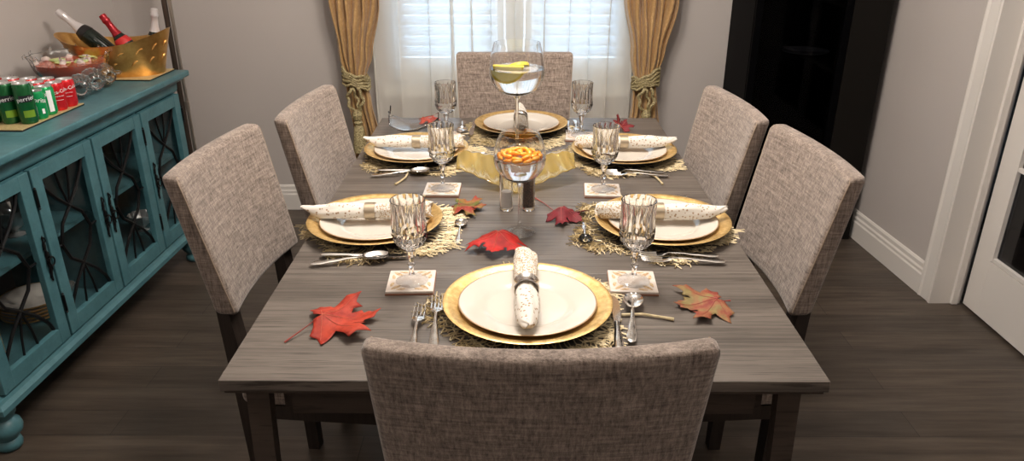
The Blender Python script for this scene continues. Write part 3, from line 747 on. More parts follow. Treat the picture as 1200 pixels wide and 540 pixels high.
# ------------------------------------------------------------ maple leaves
HALF=[(0,1.0),(.07,.88),(.19,.84),(.19,.70),(.33,.66),(.27,.50),(.38,.54),(.42,.70),(.55,.63),(.88,.76),(.80,.56),(.92,.42),(.72,.34),(.55,.20),(.68,.14),(.86,-.04),(.64,-.10),(.54,-.22),(.30,-.15),(.10,-.14),(.0,0)]
def make_leaf(name_label,loc,rz,sc,mat,curl,stem_pts,seed,tilt=(0,0),group='autumn maple leaves',vein='leaf_vein',asp=.92):
    random.seed(seed); t=thing('maple_leaf',name_label,'leaf',loc,0,group,rot=(tilt[0],tilt[1],rz))
    pts=[(x*random.uniform(.94,1.06),y*random.uniform(.96,1.04)) for x,y in HALF]; pts[0]=(0,1); pts[-1]=(0,0)
    other=[(-x*random.uniform(.9,1.08),y*random.uniform(.94,1.06)) for x,y in HALF[1:-1]]
    poly=pts+list(reversed(other))
    def zf(x,y):
        r=math.hypot(x,y*.8); return curl[0]*r*r+curl[1]*abs(x)*.6+curl[2]*sin(x*4+seed)*sin(y*5+seed)*.5
    bm=bmesh.new(); vs=[bm.verts.new((x,y,0)) for x,y in poly]; bm.faces.new(vs)
    bmesh.ops.triangulate(bm,faces=bm.faces); 
    for _ in range(3): bmesh.ops.subdivide_edges(bm,edges=[e for e in bm.edges if e.calc_length()>.10],cuts=1,use_grid_fill=False); bmesh.ops.triangulate(bm,faces=bm.faces)
    mn=min(zf(v.co.x,v.co.y) for v in bm.verts)
    # local: tip points +X
    for v in bm.verts: x,y=v.co.x*asp,v.co.y; v.co=Vector((y*sc,-x*sc,(zf(v.co.x,y)-mn)*sc+.0008))
    me=bpy.data.meshes.new('blade'); bmesh.ops.recalc_face_normals(bm,faces=bm.faces); bm.to_mesh(me); bm.free(); me.materials.append(M[mat])
    for p in me.polygons: p.use_smooth=True
    o=bpy.data.objects.new('blade',me); COL.objects.link(o); o.parent=t; m=o.modifiers.new('th','SOLIDIFY'); m.thickness=.0005
    b=MB()
    for (ex,ey) in ((0,.95),(.78,.62),(-.78,.62),(.7,-.05),(-.7,-.05)):
        b.tube([(ey*k/8*sc,-ex*k/8*asp*sc,(zf(ex*k/8,ey*k/8)-mn)*sc+.0013) for k in range(9)],[.0007*(1-.08*k) for k in range(9)],4)
    b.build('veins',vein,t)
    z0=(zf(0,0)-mn)*sc
    b=MB(); b.tube([(0,0,z0+.001)]+[(p[0],p[1],p[2]) for p in stem_pts],[.0010]*len(stem_pts)+[.0018],6); b.build('stem','leaf_stem',t)
    return t
LZ=TH+.0004
make_leaf('large red maple leaf with long stem at the near left of the table',(-.368,1.255,LZ),rad(14),.112,'leaf_red',(.05,-.10,.18),[(-.03,-.018,.010),(-.070,-.052,.002)],5,asp=.78)
make_leaf('scarlet maple leaf curling up in front of the orange-filled glass',(-.038,1.622,LZ),rad(-100),.082,'leaf_scarlet',(-.28,-.05,.2),[(-.012,.005,.012)],2,asp=.95)
make_leaf('faded yellow and red maple leaf at the near right of the table',(.408,1.335,LZ),rad(186),.090,'leaf_yellow_red',(.02,-.06,.14),[(-.012,.0,.008),(-.028,.003,.010)],8,vein='leaf_vein_dark')
make_leaf('dark crimson maple leaf with thin long stem right of the pepper shaker',(.120,1.805,LZ),rad(-42),.073,'leaf_dark',(-.15,-.1,.3),[(-.03,.008,.006),(-.08,.035,.003),(-.135,.055,.002)],4,vein='leaf_vein_dark')
make_leaf('green and red maple leaf left of the salt shaker',(-.148,1.858,LZ),rad(-8),.076,'leaf_green_red',(.0,-.1,.25),[(-.02,.0,.004)],9,vein='leaf_vein_dark')
make_leaf('red maple leaf lying behind the clear glass dish',(-.335,2.725,LZ),rad(-6),.062,'leaf_red',(-.1,-.1,.25),[(-.02,.0,.006)],12)
make_leaf('reddish pink maple leaf propped up at the far right corner of the table',(.378,2.61,LZ+.012),rad(60),.046,'leaf_dark',(.25,.1,.3),[(-.02,.0,.003)],15,tilt=(rad(30),rad(-14)))

# ------------------------------------------------------------ big stemmed glasses
def wine_glass(label,loc,zs,maxr,rimr,h0,hmax,htop,footr,stemr,name='wine_glass'):
    t=thing(name,label,'wine glass',loc)
    b=MB(); b.lathe([(.001,0),(footr*.96,0),(footr,.0015),(footr*.97,.003),(footr*.5,.007),(footr*.2,.012),(stemr,.022),(stemr*.9,.03)],48); b.build('foot','foot_glass',t)
    b=MB(); b.lathe([(stemr*.9,.0275),(stemr*.8,(h0)*.5),(stemr*.95,h0-.015),(stemr*2.0,h0-.001),(stemr*2.2,h0)],24); b.build('stem','clear_glass',t)
    pr=[]
    for i in range(25):
        k=i/24; z=lerp(h0,htop,k); km=(hmax-h0)/(htop-h0)
        if k<=km: r=maxr*math.sqrt(max(0.0,1-((km-k)/km)**2))*.98+.003*k
        else: q=(k-km)/(1-km); r=lerp(maxr*.98+.003*km,rimr,q*q*(1.15-.15*q))
        pr.append((max(r,stemr*1.5),z))
    th=.0014
    inner=[(max(r-th,.001),z+ (th*1.5 if i<3 else 0)) for i,(r,z) in enumerate(pr)]
    b=MB(); b.lathe(pr+[(r,z) for r,z in reversed(inner)]+[(.001,inner[0][1])],64); b.build('bowl','thin_glass',t)
    return t,inner
def liquid(t,inner,ztop,mat,name='water'):
    pr=[(max(r-.0008,.001),z+.0012) for r,z in inner if z<ztop]; pr=[(.001,pr[0][1])]+pr
    b=MB(); b.lathe(pr+[(pr[-1][0],ztop),(.001,ztop)],48); return b.build(name,mat,t)
t,inn=wine_glass('tall giant balloon wine glass of water with a lemon slice',(.008,2.42,TH+.0005),0,.090,.074,.172,.246,.343,.055,.0062,'giant_wine_glass')
liquid(t,inn,.263,'water')
b=MB()
def citrus(mb,R,T,th=.010,n=24):
    pts=[(R*cos(PI*i/n),R*sin(PI*i/n)) for i in range(n+1)]
    mb.prism(pts,-th/2,th/2,T=T,mi=0); mb.prism([(x*.86,y*.86+R*.03) for x,y in pts],-th/2-.0006,th/2+.0006,T=T,mi=1)
citrus(b,.050,Tm((-.028,-.012,.272),rx=rad(-72),rz=rad(-10)),.010)
citrus(b,.036,Tm((.004,.02,.262),rx=rad(150),rz=rad(20)),.010)
o=b.build('lemon_slice',['lemon','lemon_flesh'],None); o.parent=None; o.location=(.008,2.42,TH+.0005); tag(o,'lemon wedge floating in the giant glass of water','lemon')
t,inn=wine_glass('stemmed wine glass filled with mandarin segments, in the table centre',(.0125,1.702,TH+.0005),0,.0625,.046,.132,.192,.252,.040,.0042)
liquid(t,inn,.196,'water')
random.seed(21)
seg0=None; k=0
for ring,(rr,cnt,z) in enumerate(((.0,2,.209),(.020,6,.207),(.037,10,.203),(.047,12,.198),(.028,8,.192),(.012,4,.188))):
    for i in range(cnt):
        a=2*PI*i/cnt+ring
        if seg0 is None:
            b=MB(); n=12; rows=[]
            for j in range(n+1):
                u=j/n; ang=lerp(-.95,.95,u); q=max(.02,sin(PI*u)**.55); row=[]
                for m_ in range(10):
                    e=2*PI*m_/10; rr_=.0125+.0062*q*cos(e)
                    row.append((rr_*cos(ang)-.010,1.15*rr_*sin(ang),.0058*q*sin(e)))
                rows.append(row)
            b.grid(rows,closeu=True,caps=True); seg0=b.build('mandarin_segment','mandarin'); tag(seg0,'x','fruit'); o=seg0
        else: o=seg0.copy(); COL.objects.link(o)
        o.location=(.0125+rr*cos(a),1.702+rr*sin(a),TH+z+random.uniform(-.002,.002)); o.rotation_euler=(random.uniform(-.35,.35),random.uniform(-.35,.35),a+random.uniform(-.3,.3))
        o['label']='orange mandarin segment heaped in the central wine glass'; o['group']='mandarin segments in the glass'

# salt and pepper
def shaker(x,label,fill,h,nm):
    t=thing(nm,label,'shaker',(x,1.855,TH+.0005))
    b=MB(); b.lathe([(.001,0),(.0165,0),(.0178,.002),(.0178,.100),(.0165,.104),(.0148,.1035),(.0150,.010),(.001,.008)],32); b.build('glass_body','clear_glass',t)
    b=MB(); b.lathe([(.001,.0085),(.0143,.0105),(.0145,h),(.008,h+.003),(.001,h+.001)],24); b.build('contents',fill,t)
    b=MB(); b.lathe([(.001,.1015),(.0130,.1015),(.0145,.1045),(.0172,.1048),(.0165,.110),(.010,.114),(.001,.115)],24); b.build('cap','crystal_dull',t); return t
shaker(-.0215,'glass salt shaker half filled with white salt','salt',.052,'salt_shaker')
shaker(.037,'glass pepper shaker filled with dark peppercorns','peppercorns',.092,'pepper_shaker')

# amber dish
def fold_dish(name,label,loc,rz,fn,mat,th,cat='dish',nu=110,nv=30):
    mb=sheet(fn,nu,nv); o=mb.build(name,mat); o.location=loc; o.rotation_euler=(0,0,rz); m=o.modifiers.new('th','SOLIDIFY'); m.thickness=th; m.offset=0
    tag(o,label,cat); return o
def amber(u,v):
    s=2*u-1; q=2*v-1; a=abs(s); x=s*.172
    y0=-.118*(1-a)**.8-.020*(1-(1-a)**.8)-.01*a; y1=.085-.035*a
    t_=(q+1)/2; y=lerp(y0,y1,t_)
    z=.0035+.050*a**1.05+.034*t_**1.5*(1-.35*a)-.012*sin(PI*t_)*(1-a)+.0024*sin(s*30+q*2.2)*(.3+a*.8)
    if a>.88: z-=(a-.88)*.08
    return (x,y,z)
fold_dish('amber_glass_dish','amber yellow ruffled glass dish behind the salt and pepper shakers',(.004,2.085,TH+.003),0,amber,'amber_glass',.003)
# clear folded dish at the far left
def clear(u,v):
    s=2*u-1; q=2*v-1; a=abs(s)
    w_=.075*(1-.45*a**2); x=s*.105
    lift=.062*max(0,-s)**2.2+.030*max(0,s)**2
    z=.004+lift+.022*abs(q)**2.0+.0018*sin(s*14)*a+.010*sin(PI*abs(q))*a*.3
    if s<-.6: x+=(-s-.6)*.10
    return (x,q*w_,z)
fold_dish('clear_glass_dish','clear folded glass dish at the far left corner of the table',(-.375,2.600,TH+.001),rad(4),clear,'clear_glass',.004)

# ------------------------------------------------------------ sideboard (local: x along its length away from camera, y outwards to the room)
SB=thing('sideboard','teal distressed sideboard with four glazed fretwork doors along the left wall','sideboard',(-1.49,1.79,0),rad(88.2))
# local +X -> world +Y (far); local -Y -> world +X? use rotation: world = Rz(88.2)*(lx,ly): lx->(~0,1), ly->(-1,0): so +ly goes to the wall
LEN=1.37; DEP=.40
b=MB()
b.box((LEN/2,DEP/2,.186),(LEN/2,DEP/2-.002,.012)); b.box((.009,DEP/2,.50),(.009,DEP/2-.003,.30)); b.box((LEN-.009,DEP/2,.50),(.009,DEP/2-.003,.30)); b.box((LEN/2,DEP/2,.805),(LEN/2,DEP/2-.002,.012))
b.box((LEN/2,.203,.5),(.009,.195,.305))
for x0,x1 in ((0,.012),(.341,.351),(.682,.692),(1.023,1.033),(LEN-.012,LEN)): b.box(((x0+x1)/2,.013,.495),((x1-x0)/2,.012,.30))
b.build('body','teal_paint',SB,smooth=False)
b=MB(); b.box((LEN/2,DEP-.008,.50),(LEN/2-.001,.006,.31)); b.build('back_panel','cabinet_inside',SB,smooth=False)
b=MB(); b.box((LEN/2,DEP/2-.004,.8465),(LEN/2+.055,DEP/2+.05,.0125),r=.006,nseg=3); b.build('top','teal_paint',SB)
b=MB()
def rectloop(ins,z): return [(-ins,-ins,z),(LEN+ins,-ins,z),(LEN+ins,DEP,z),(-ins,DEP,z)]
b.grid([rectloop(.002,.773),rectloop(.008,.779),rectloop(.010,.785),rectloop(.012,.812),rectloop(.028,.820),rectloop(.036,.830),rectloop(.036,.8335),rectloop(-.01,.8335)],closeu=True,caps=True); b.build('cornice','teal_paint',SB,smooth=False)
b=MB(); b.grid([rectloop(-.004,.150),rectloop(.022,.150),rectloop(.030,.155),rectloop(.030,.172),rectloop(.018,.182),rectloop(.014,.192),rectloop(.003,.197),rectloop(-.01,.197)],closeu=True,caps=True); b.build('base_moulding','teal_paint',SB,smooth=False)
for fx,fy in ((.028,.030),(LEN-.028,.030),(.028,DEP-.05),(LEN-.028,DEP-.05),):
    b=MB(); b.lathe([(.001,0),(.026,0),(.033,.006),(.036,.018),(.033,.030),(.027,.036),(.030,.042),(.044,.058),(.048,.074),(.044,.090),(.033,.100),(.028,.108),(.034,.114),(.040,.124),(.040,.149),(.001,.149)],32,T=Tm((fx,fy,0))); b.build('bun_foot','teal_paint',SB)
for z in (.50,): 
    b=MB(); b.box((LEN*.252,DEP/2+.01,z),(LEN*.24,DEP/2-.03,.008)); b.build('shelf','teal_paint',SB,smooth=False)
    b=MB(); b.box((LEN*.748,DEP/2+.01,z),(LEN*.24,DEP/2-.03,.008)); b.build('shelf','teal_paint',SB,smooth=False)
DW=.331; Z0,Z1=.201,.770
def fret(mb,x0,x1,z0,z1):
    w=x1-x0; h=z1-z0; X=lambda u:x0+w*u; Z=lambda v:z0+h*v; y=-.004
    def P(l,r=.0060): mb.tube([(X(u),y,Z(v)) for u,v in l],r,6)
    for m in (0,1):
        f=lambda u:(1-u if m else u)
        # ogee strands crossing at the upper and lower third
        P([(f(0),1.0),(f(.08),.92),(f(.26),.82),(f(.5),.72),(f(.74),.63),(f(.86),.5),(f(.74),.37),(f(.5),.28),(f(.26),.18),(f(.08),.08),(f(0),0)])
        P([(f(.36),1.0),(f(.40),.88),(f(.5),.72)],.004); P([(f(.36),0),(f(.40),.12),(f(.5),.28)],.004)
        P([(f(.86),.5),(f(1),.5)],.004)
for i in range(4):
    x0=.006+i*(LEN-.006)/4+.003; x1=x0+DW; fr=.048
    d=None
    b=MB()
    b.box(((x0+x0+fr)/2,-.010,(Z0+Z1)/2),(fr/2,.010,(Z1-Z0)/2),r=.002,nseg=1); b.box(((x1+x1-fr)/2,-.010,(Z0+Z1)/2),(fr/2,.010,(Z1-Z0)/2),r=.002,nseg=1)
    for za,zb in ((Z0,Z0+.052),(Z1-.045,Z1)): b.box(((x0+x1)/2,-.0098,(za+zb)/2),((x1-x0)/2-fr+.001,.0095,(zb-za)/2),r=.001,nseg=1)
    d=b.build('door','teal_paint',SB,smooth=False)
    b=MB(); fret(b,x0+fr,x1-fr,Z0+.052,Z1-.045); b.build('fretwork','black_iron',d)
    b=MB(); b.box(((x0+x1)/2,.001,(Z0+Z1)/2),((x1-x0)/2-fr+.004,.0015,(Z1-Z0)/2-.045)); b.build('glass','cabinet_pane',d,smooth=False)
    hr = i in (0,1)   # handle on the right-hand (far) stile
    hxp = x1-.017 if hr else x0+.017; hinge = x0-.002 if hr else x1+.002
    b=MB(); zc=.49
    rows=[(.001,-.078),(.0045,-.072),(.003,-.06),(.0075,-.045),(.0045,-.030),(.008,-.012),(.006,0),(.008,.012),(.0045,.030),(.0075,.045),(.003,.06),(.0045,.072),(.001,.078)]
    b.lathe(rows,10,T=Tm((hxp,-.0235,zc),sc=(1.0,.5,1))); 
    for k in range(6):
        s=1 if k%2 else -1; zz=zc-.06+.024*k; b.tube([(hxp,-.024,zz-.01),(hxp+s*.009,-.025,zz-.002),(hxp+s*.006,-.025,zz+.008),(hxp,-.024,zz+.012)],.0022,6)
    b.build('escutcheon','black_iron',d)
    b=MB(); b.tube([(hxp+.012*cos(2*PI*k/16)*(1 if hr else 1),-.036,zc-.008+.014*sin(2*PI*k/16)) for k in range(17)],.0028,6); b.tube([(hxp,-.026,zc+.006),(hxp,-.037,zc+.007)],.004,8); b.build('ring_pull','black_iron',d)
    for hz in (.32,.68): 
        b=MB(); b.tube([(hinge,-.0225,hz-.028),(hinge,-.0225,hz+.028)],.0045,8); b.lathe([(.001,-.004),(.005,0),(.001,.004)],8,T=Tm((hinge,-.0225,hz+.033))); b.lathe([(.001,-.004),(.005,0),(.001,.004)],8,T=Tm((hinge,-.0225,hz-.033))); b.build('hinge','black_iron',d)
SBR=Matrix.Translation((-1.49,1.79,0))@Matrix.Rotation(rad(88.2),4,'Z')
def sw(lx,ly,z): return tuple(SBR@Vector((lx,ly,z)))
# things inside
for i in range(9):
    if i==0:
        b=MB(); b.lathe([(.001,.003),(.06,.003),(.10,.012),(.105,.012),(.104,.009),(.06,.0),(.001,.0)],40); p0=b.build('china_plate','china_white'); o=p0
        b=MB(); b.lathe([(.100,.0125),(.1055,.0125),(.106,.011),(.1045,.0085)],40); b.build('gilt_rim','gold_rim',p0)
    else: o=copy_tree(p0)
    o.location=sw(.155,.20,.1985+i*.0125)
    tag(o,'gold rimmed china plate in the stack behind the nearest sideboard door','plate','china plates stacked in the sideboard')
stack2=copy_tree(p0); 
for i in range(5):
    o=stack2 if i==0 else copy_tree(p0); o.location=sw(.50,.20,.1985+i*.0125); tag(o,'gold rimmed china plate in the stack behind the second sideboard door','plate','china plates stacked behind the second door')
random.seed(5)
b=MB(); b.lathe([(.001,0),(.03,0),(.032,.004),(.012,.012),(.012,.02),(.04,.04),(.062,.075),(.068,.095),(.066,.095),(.058,.075),(.036,.044),(.001,.03)],24,mod=lambda t,z,r:1+.04*cos(12*t)); cb=b.build('crystal_bowl','crystal_dull')
for i,(lx,ly,z,sc,lb) in enumerate(((.46,.16,.5085,1.0,'cut crystal bowl on the shelf behind the second sideboard door'),(.60,.20,.5085,.9,'smaller crystal bowl on the shelf deep behind the second sideboard door'),(.82,.17,.5085,.9,'cut crystal bowl on the shelf behind the third sideboard door'),(1.22,.17,.1985,.8,'crystal bowl at the bottom behind the farthest sideboard door'),(.60,.15,.1985,.55,'little crystal bowl at the bottom behind the second sideboard door'))):
    o=cb if i==0 else cb.copy()
    if i: COL.objects.link(o)
    o.location=sw(lx,ly,z); o.scale=(sc,sc,sc); tag(o,lb,'bowl','crystal bowls inside the sideboard')

# ------------------------------------------------------------ things on the sideboard
ST=.8595
def tray(lx0,lx1,ly0,ly1,label):
    t=thing('serving_mat',label,'tray',sw((lx0+lx1)/2,(ly0+ly1)/2,ST),rad(88.2),'gold serving mats on the sideboard')
    b=MB(); b.box((0,0,.0020),((lx1-lx0)/2,(ly1-ly0)/2,.0018)); b.build('black_backing','black_lacquer',t,smooth=False)
    b=MB(); b.box((0,0,.0052),((lx1-lx0)/2-.001,(ly1-ly0)/2-.001,.0012)); b.build('gold_surface','tray_gold',t,smooth=False)
tray(.455,.80,.045,.36,'gold rectangular mat under the soda cans on the sideboard')
tray(1.19,1.41,.0,.36,'gold rectangular mat under the champagne bucket on the sideboard')
CZ0=ST+.0066
def make_can(r,h,body,texts,extra=None):
    t=thing('drink_can','x','can')
    b=MB(); b.lathe([(.001,.0015),(r*.75,.0015),(r*.82,0),(r*.86,.0015),(r,.010),(r,h-.012),(r*.86,h-.003),(r*.84,h-.003)],32); b.build('can_body',body,t)
    b=MB(); b.lathe([(.001,h-.004),(r*.78,h-.004),(r*.80,h-.0005),(r*.86,h+.0002),(r*.88,h-.0022),(r*.85,h-.0035),(.001,h-.0050)],32); b.tube([(.002,-.002,h-.0028),(.009,-.002,h-.0024),(.009,.006,h-.0024),(.001,.006,h-.0028)],.0012,6); b.build('can_lid','can_top',t)
    for s,size,z,az,mat,tilt in texts:
        vs,fs=text_geo(s,size); b=MB(); V=[]
        for x,y,_ in vs:
            x2=x*cos(tilt)-y*sin(tilt); y2=x*sin(tilt)+y*cos(tilt); a=az+x2/(r+.0004); V.append(((r+.0010)*cos(a),(r+.0010)*sin(a),z+y2))
        b.add(V,fs); b.build('lettering',mat,t,smooth=False)
    for az0,az1,z0,z1,mat,nm in (extra or []):
        b=MB(); b.grid([[((r+.0003)*cos(lerp(az0,az1,i/8)),(r+.0003)*sin(lerp(az0,az1,i/8)),z) for i in range(9)] for z in (z0,z1)]); b.build(nm,mat,t)
    return t
AZ=rad(-35) # direction towards the viewer from the sideboard (world)
AZv=math.atan2(-2.3,1.5)
coke=make_can(.0290,.094,'can_red',[('Coca-Cola',.0165,.064,AZv+.15,'ink_white',rad(8)),('original taste',.0058,.050,AZv+.2,'ink_white',0)],[(AZv-.5,AZv+.6,.036,.0372,'ink_white','stripe')])
spr=make_can(.0290,.094,'can_green',[('Sprite',.020,.064,AZv-.55,'ink_white',rad(20))],[(AZv+.1,AZv+.62,.012,.082,'ink_white','nutrition_panel')])
sprs=make_can(.0235,.092,'can_green',[('Sprite',.021,.062,AZv+.1,'ink_white',rad(-12))],[(AZv-.5,AZv-.35,.010,.046,'ink_white','side_stripe'),(AZv+.2,AZv+.55,.018,.034,'ink_white','side_panel')])
per=make_can(.0270,.128,'can_perrier',[('perrier',.019,.080,AZv+.1,'ink_white',rad(6))],[(AZv-.45,AZv+.75,.022,.044,'can_lime','lime_band'),(AZv-.62,AZv+.78,.070,.091,'ink_black','badge')])  # flat lime green band low on the can, black badge above
cans=[(per,.590,.072,'tall dark green mineral water can at the near corner of the mat'),(per,.588,.130,'tall dark green mineral water can behind the corner one'),(per,.586,.188,'tall green mineral water can third from the edge, nearest row'),
(sprs,.645,.070,'slim green lemon-lime can between the tall green can and the wider green can'),(spr,.700,.078,'green lemon-lime can with a white panel beside the first red can'),
(coke,.758,.078,'red cola can in the front row beside the green can'),(coke,.815,.076,'red cola can at the far end of the front row'),
(spr,.643,.130,'green lemon-lime can in the second row')]
for j,ly in enumerate((.140,.202,.264,.326)):
    for i,lx in enumerate((.702,.760,.818)):
        if j==0 and i==0: cans.append((spr,lx,ly,'green can in the second row behind the panelled green can')); continue
        cans.append((coke,lx,ly,'red cola can %s row back, %s of its row'%(('one','two','three','four')[j],('nearest','middle','farthest')[i])))
for j,ly in enumerate((.192,.254,.316)): cans.append((coke,.643,ly,'red cola can in the near column, %s behind the green ones'%(('first','second','third')[j])))
for pr_,lx,ly,lb in cans:
    place(pr_,sw(lx-.05,ly,CZ0),random.uniform(-.12,.12),lb,'drink cans on the gold mat')
# punch bowl
PB=sw(1.10,.250,ST+.0005)
t=thing('punch_bowl','large clear glass punch bowl of red fruit punch on the sideboard','punch bowl',PB); t.scale=(.88,.88,.95)
def scal(tt,z,r): return 1+(.035*cos(12*tt) if z>.105 else .012*cos(12*tt))
outer=[(.001,0),(.06,0),(.062,.004),(.058,.010),(.080,.018),(.115,.038),(.140,.065),(.148,.090),(.150,.110),(.158,.124),(.160,.127)]
inner=[(.156,.126),(.147,.112),(.145,.090),(.136,.066),(.112,.042),(.078,.024),(.001,.016)]
b=MB(); b.lathe(outer+inner,72,mod=scal); b.build('bowl','clear_glass',t)
b=MB(); b.lathe([(.001,.0175),(.077,.0252),(.1105,.0428),(.1345,.0665),(.1425,.088),(.1430,.098),(.001,.098)],48); b.build('punch','red_punch',t)
for i in range(10):
    b=MB(); a=2*PI*i/10; b.tube([(.158*cos(a),.158*sin(a),.128),(.164*cos(a),.164*sin(a),.138),(.171*cos(a),.171*sin(a),.132),(.170*cos(a),.170*sin(a),.122)],.0035,8); b.build('cup_hook','clear_glass',t)
random.seed(8)
for i in range(5):
    a=random.uniform(0,6.28); r=random.uniform(.03,.095); b=MB()
    b.lathe([(.001,-.003),(.026,-.003),(.028,0),(.026,.003),(.001,.003)],20,T=Tm((0,0,0),rx=random.uniform(-.25,.25)))
    o=b.build('lime_slice','lime_flesh'); o.location=(PB[0]+r*cos(a),PB[1]+r*sin(a),PB[2]+.096); tag(o,'pale citrus slice floating in the red punch','fruit','citrus slices in the punch')
for i in range(7):
    a=i*.9+.3; r=.05+.012*(i%5); b=MB(); b.box((0,0,0),(.014,.011,.010),r=.005); o=b.build('ice_cube','ice'); o.location=(PB[0]+r*cos(a)*1.2,PB[1]+r*sin(a)*1.2,PB[2]+.096); o.rotation_euler=(.2*i,.1*i,a); tag(o,'ice cube floating in the red punch','ice','ice cubes in the punch')
# punch cups
b=MB(); t0=thing('punch_cup','x','cup')
b.lathe([(.001,0),(.020,0),(.021,.004),(.017,.008),(.027,.014),(.036,.028),(.039,.045),(.038,.060),(.040,.066),(.0375,.066),(.036,.058),(.0365,.044),(.033,.029),(.022,.017),(.001,.014)],32,mod=lambda t,z,r:1+(.045*cos(8*t*2) if r>.018 else 0)); b.build('cup_bowl','cup_glass',t0,angle=20)
b=MB(); b.tube([(.036,0,.056),(.050,0,.060),(.060,0,.050),(.060,0,.034),(.050,0,.024),(.035,0,.026)],.0035,8); b.build('handle','clear_glass',t0)
cups=[((-1.540,2.640,.041),(rad(-84),0,rad(28)),'glass punch cup on its side just beyond the last red can'),((-1.528,2.738,.041),(rad(-80),0,rad(45)),'glass punch cup on its side in front of the punch bowl, middle of three'),((-1.535,2.850,.042),(rad(-82),0,rad(55)),'glass punch cup on its side nearest the champagne bucket'),
      ((-1.83,2.645,.0),(0,0,rad(20)),'upright glass punch cup behind the cans near the wall'),((-1.865,2.735,.0),(0,0,rad(190)),'upright glass punch cup close to the wall')]
for (lx,ly,z),r,lb in cups:
    place(t0,(lx,ly,ST+z+.001),0,lb,'glass punch cups',rot=r)
# champagne bucket (long axis across the sideboard = world X)
BC=(-1.632,3.115,CZ0)
t=thing('ice_bucket','oval gold metal champagne bucket with wave marks','bucket',BC,rad(2))
def bsec(k,th,ins=0):
    a=lerp(.148,.226,k**1.1)-ins; c=lerp(.100,.128,k**.8)-ins; zt=.124+.047*abs(cos(th))**2.2+.010*cos(th)
    return (a*cos(th)+.030*(1-k),c*sin(th),zt*k+ (.004 if ins and k==0 else 0))
b=MB(); n=72; rows=[[bsec(k/14,2*PI*i/n) for i in range(n)] for k in range(15)]
rim=[[tuple(Vector(p)+Vector((.003*cos(2*PI*i/n),.003*sin(2*PI*i/n),.002))) for i,p in enumerate(rows[-1])]]
inr=[[bsec(k/14,2*PI*i/n,.004) for i in range(n)] for k in range(14,-1,-1)]
b.grid(rows+rim+inr,closeu=True,caps=True); b.build('bucket_body','bucket_gold',t)
for row,(kk,cnt) in enumerate(((.72,8),(.42,7))):
    for i in range(cnt):
        th0=-PI*.93+PI*.86*i/(cnt-1); pts=[]
        for j in range(9):
            u=j/8; th=th0+.16*u; k=kk-.10+.12*sin(u*PI*.55); p=Vector(bsec(k,th)); p.x*=1.006; p.y*=1.006; pts.append(p)
        b=MB(); b.tube(pts,[.0010+.0042*sin(PI*j/8) for j in range(9)],6); b.build('embossed_wave','bucket_gold',t)
def bottle(label,base,tipdir,foil,lab,long=True):
    d=Vector(tipdir).normalized(); q=Vector((0,0,1)).rotation_difference(d)
    t=thing('champagne_bottle',label,'bottle',base,rot=q.to_euler(),group='champagne bottles in the gold bucket')
    b=MB(); b.lathe([(.001,.01),(.02,.004),(.036,0),(.0395,.006),(.0395,.130),(.038,.150),(.031,.175),(.022,.196),(.0165,.215),(.015,.23)],32); b.build('glass_body','bottle_dark',t)
    b=MB(); b.lathe((([(.0300,.1795)] if long else [])+[(.0232,.196),(.0176,.215),(.0155,.24),(.0150,.262),(.0175,.266),(.0178,.276),(.0155,.281),(.0165,.290),(.015,.300),(.001,.303)]),24,mod=lambda t,z,r:1+.02*sin(9*t+z*90)); b.build('foil','foil_'+foil,t)
    b=MB(); b.lathe([(.0300,.1800),(.0318,.1780),(.0372,.1600),(.0396,.1480),(.0385,.1480)],24); b.build('neck_label',lab,t)
    return t
BX,BY,BZ=BC
def by_tip(label,tip,d,foil,lab,long=True):
    d=Vector(d).normalized(); t=bottle(label,tuple(Vector(tip)-d*.268),tuple(d),foil,lab,long); t.scale=(.88,.88,.88)
by_tip('champagne bottle with white foil leaning left in the gold bucket',(-1.853,3.135,1.112),(-.72,.0,.66),'white','label_black')
by_tip('champagne bottle with deep red foil in the middle of the gold bucket',(-1.652,3.09,1.104),(-.42,-.03,.72),'red','label_red',False)
by_tip('champagne bottle with white foil at the right end of the gold bucket',(-1.470,3.165,1.120),(.16,-.03,.95),'white','gold_rim',False)

# double metal pole in the corner
t=thing('floor_pole_stand','bronze metal twin pole stand between the sideboard and the back wall','stand',(-1.59,3.56,0))
b=MB(); b.lathe([(.001,0),(.13,0),(.135,.006),(.13,.016),(.03,.022),(.018,.03)],36); b.build('base','pole_dark',t)
b=MB(); b.tube([(-.013,0,.02),(-.013,0,2.0)],.0125,14); b.build('pole','pole_dark',t)
b=MB(); b.tube([(.014,-.004,.02),(.014,-.004,2.0)],.0085,14); b.build('pole','pole_metal',t)
for z in (.62,1.32): b=MB(); b.lathe([(.0085,-.02),(.011,-.018),(.011,.018),(.0085,.02)],14,T=Tm((.014,-.004,z))); b.build('joint_collar','pole_metal',t)

# ------------------------------------------------------------ black cabinet on the right
CX0,CX1,CY0,CY1=1.045,1.638,3.385,3.745; CH=2.1
t=thing('china_cabinet','tall black glossy cabinet with glass front beside the right wall','cabinet',((CX0+CX1)/2,CY0,0))
w2=(CX1-CX0)/2; dp=CY1-CY0
b=MB(); b.box((-w2+.01,dp/2,CH/2),(.01,dp/2,CH/2)); b.box((w2-.01,dp/2,CH/2),(.01,dp/2,CH/2)); b.box((0,dp-.008,CH/2),(w2-.02,.008,CH/2)); b.box((0,dp/2,CH-.015),(w2-.001,dp/2-.001,.015)); b.box((0,dp/2,.06),(w2-.001,dp/2-.001,.06)); b.build('carcass','black_gloss',t,smooth=False)
b=MB(); b.box((w2-.085,-.008,CH/2),(.084,.0105,CH/2-.002),r=.002,nseg=1); b.build('side_stile','espresso',t,smooth=False)
b=MB(); x0,x1=-w2+.002,w2-.172
for a,c in ((x0,x0+.03),(x1-.03,x1)): b.box(((a+c)/2,-.008,CH/2),((c-a)/2,.009,CH/2-.003))
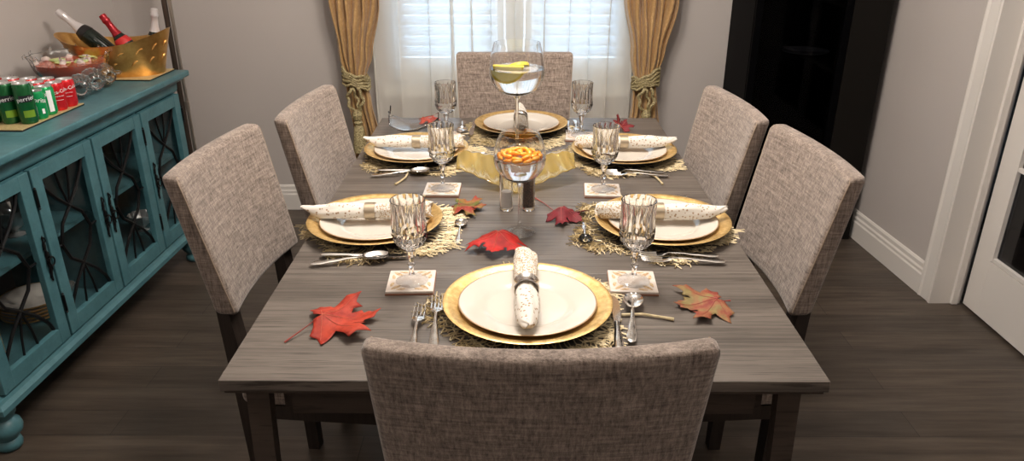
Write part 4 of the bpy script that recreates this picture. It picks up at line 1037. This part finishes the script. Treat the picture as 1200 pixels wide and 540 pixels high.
for a,c in ((.004,.45),(CH-.06,CH-.004)): b.box(((x0+x1)/2,-.008,(a+c)/2),((x1-x0)/2-.03,.0088,(c-a)/2))
d=b.build('door','black_gloss',t,smooth=False)
b=MB(); b.box(((x0+x1)/2,-.006,(.45+CH-.06)/2),((x1-x0)/2-.028,.002,(CH-.51)/2+.002)); b.build('glass','smoked_pane',d,smooth=False)
for z in (.45,.865,1.3): b=MB(); b.box((0,dp/2,z),(w2-.021,dp/2-.02,.008)); b.build('shelf','black_gloss',t,smooth=False)
b=MB(); b.lathe([(.001,.002),(.07,.002),(.10,.012),(.108,.014),(.106,.010),(.07,0),(.001,0)],40); o=b.build('glass_platter','crystal_dull'); o.location=(1.345,3.53,.874); tag(o,'shallow platter glimmering inside the black cabinet','platter')
g2=copy_tree(gob); g2.location=(1.42,3.66,.874); g2['label']='stemmed crystal goblet dimly seen inside the black cabinet'; g2['group']='goblet inside the cabinet'; del g2['group']

# ------------------------------------------------------------ light
def lamp(name,kind,loc,power,col=(1,1,1),size=.05,rot=None,**k):
    l=bpy.data.lights.new(name,kind); l.energy=power; l.color=col
    if kind=='POINT': l.shadow_soft_size=size
    elif kind=='AREA': l.size=size
    for a,v in k.items(): setattr(l,a,v)
    o=bpy.data.objects.new(name,l); COL.objects.link(o); o.location=loc
    if rot: o.rotation_euler=rot
    return o
for i in range(5):
    a=2*PI*i/5+.3; lamp('chandelier_lamp','POINT',(.02+.24*cos(a),1.90+.24*sin(a),2.15),18.5,(1.0,.915,.83),.045)
for (x,y) in ((-1.0,.2),(1.0,.2),(0,-1.1)):
    lamp('ambient_fill','AREA',(x,y,H-.02),5.0,(1.0,.91,.83),.25)  # unseen fill lamps, added to raise the ambient light of the room
w=bpy.data.worlds.new('World'); S.world=w; w.use_nodes=True; nt=w.node_tree; bg=nt.nodes['Background']; bg.inputs[0].default_value=(.62,.80,1.0,1); bg.inputs[1].default_value=4.4

# ------------------------------------------------------------ camera
cam=bpy.data.cameras.new('Camera'); co=bpy.data.objects.new('Camera',cam); COL.objects.link(co); S.camera=co
cam.sensor_fit='HORIZONTAL'; cam.sensor_width=36; cam.lens=880/1200*36; cam.clip_start=.02
co.location=(0,0,1.50); co.rotation_euler=(PI/2-math.atan(380/880),0,rad(.195))
S.view_settings.view_transform='Standard'; S.view_settings.look='None'; S.view_settings.gamma=1; S.view_settings.use_curve_mapping=False
S.view_settings.exposure=0.2
S.cycles.max_bounces=14; S.cycles.transmission_bounces=12; S.cycles.transparent_max_bounces=24; S.cycles.glossy_bounces=6; S.cycles.diffuse_bounces=5
S.cycles.use_denoising=True; S.cycles.sample_clamp_indirect=6.0; S.cycles.blur_glossy=.5
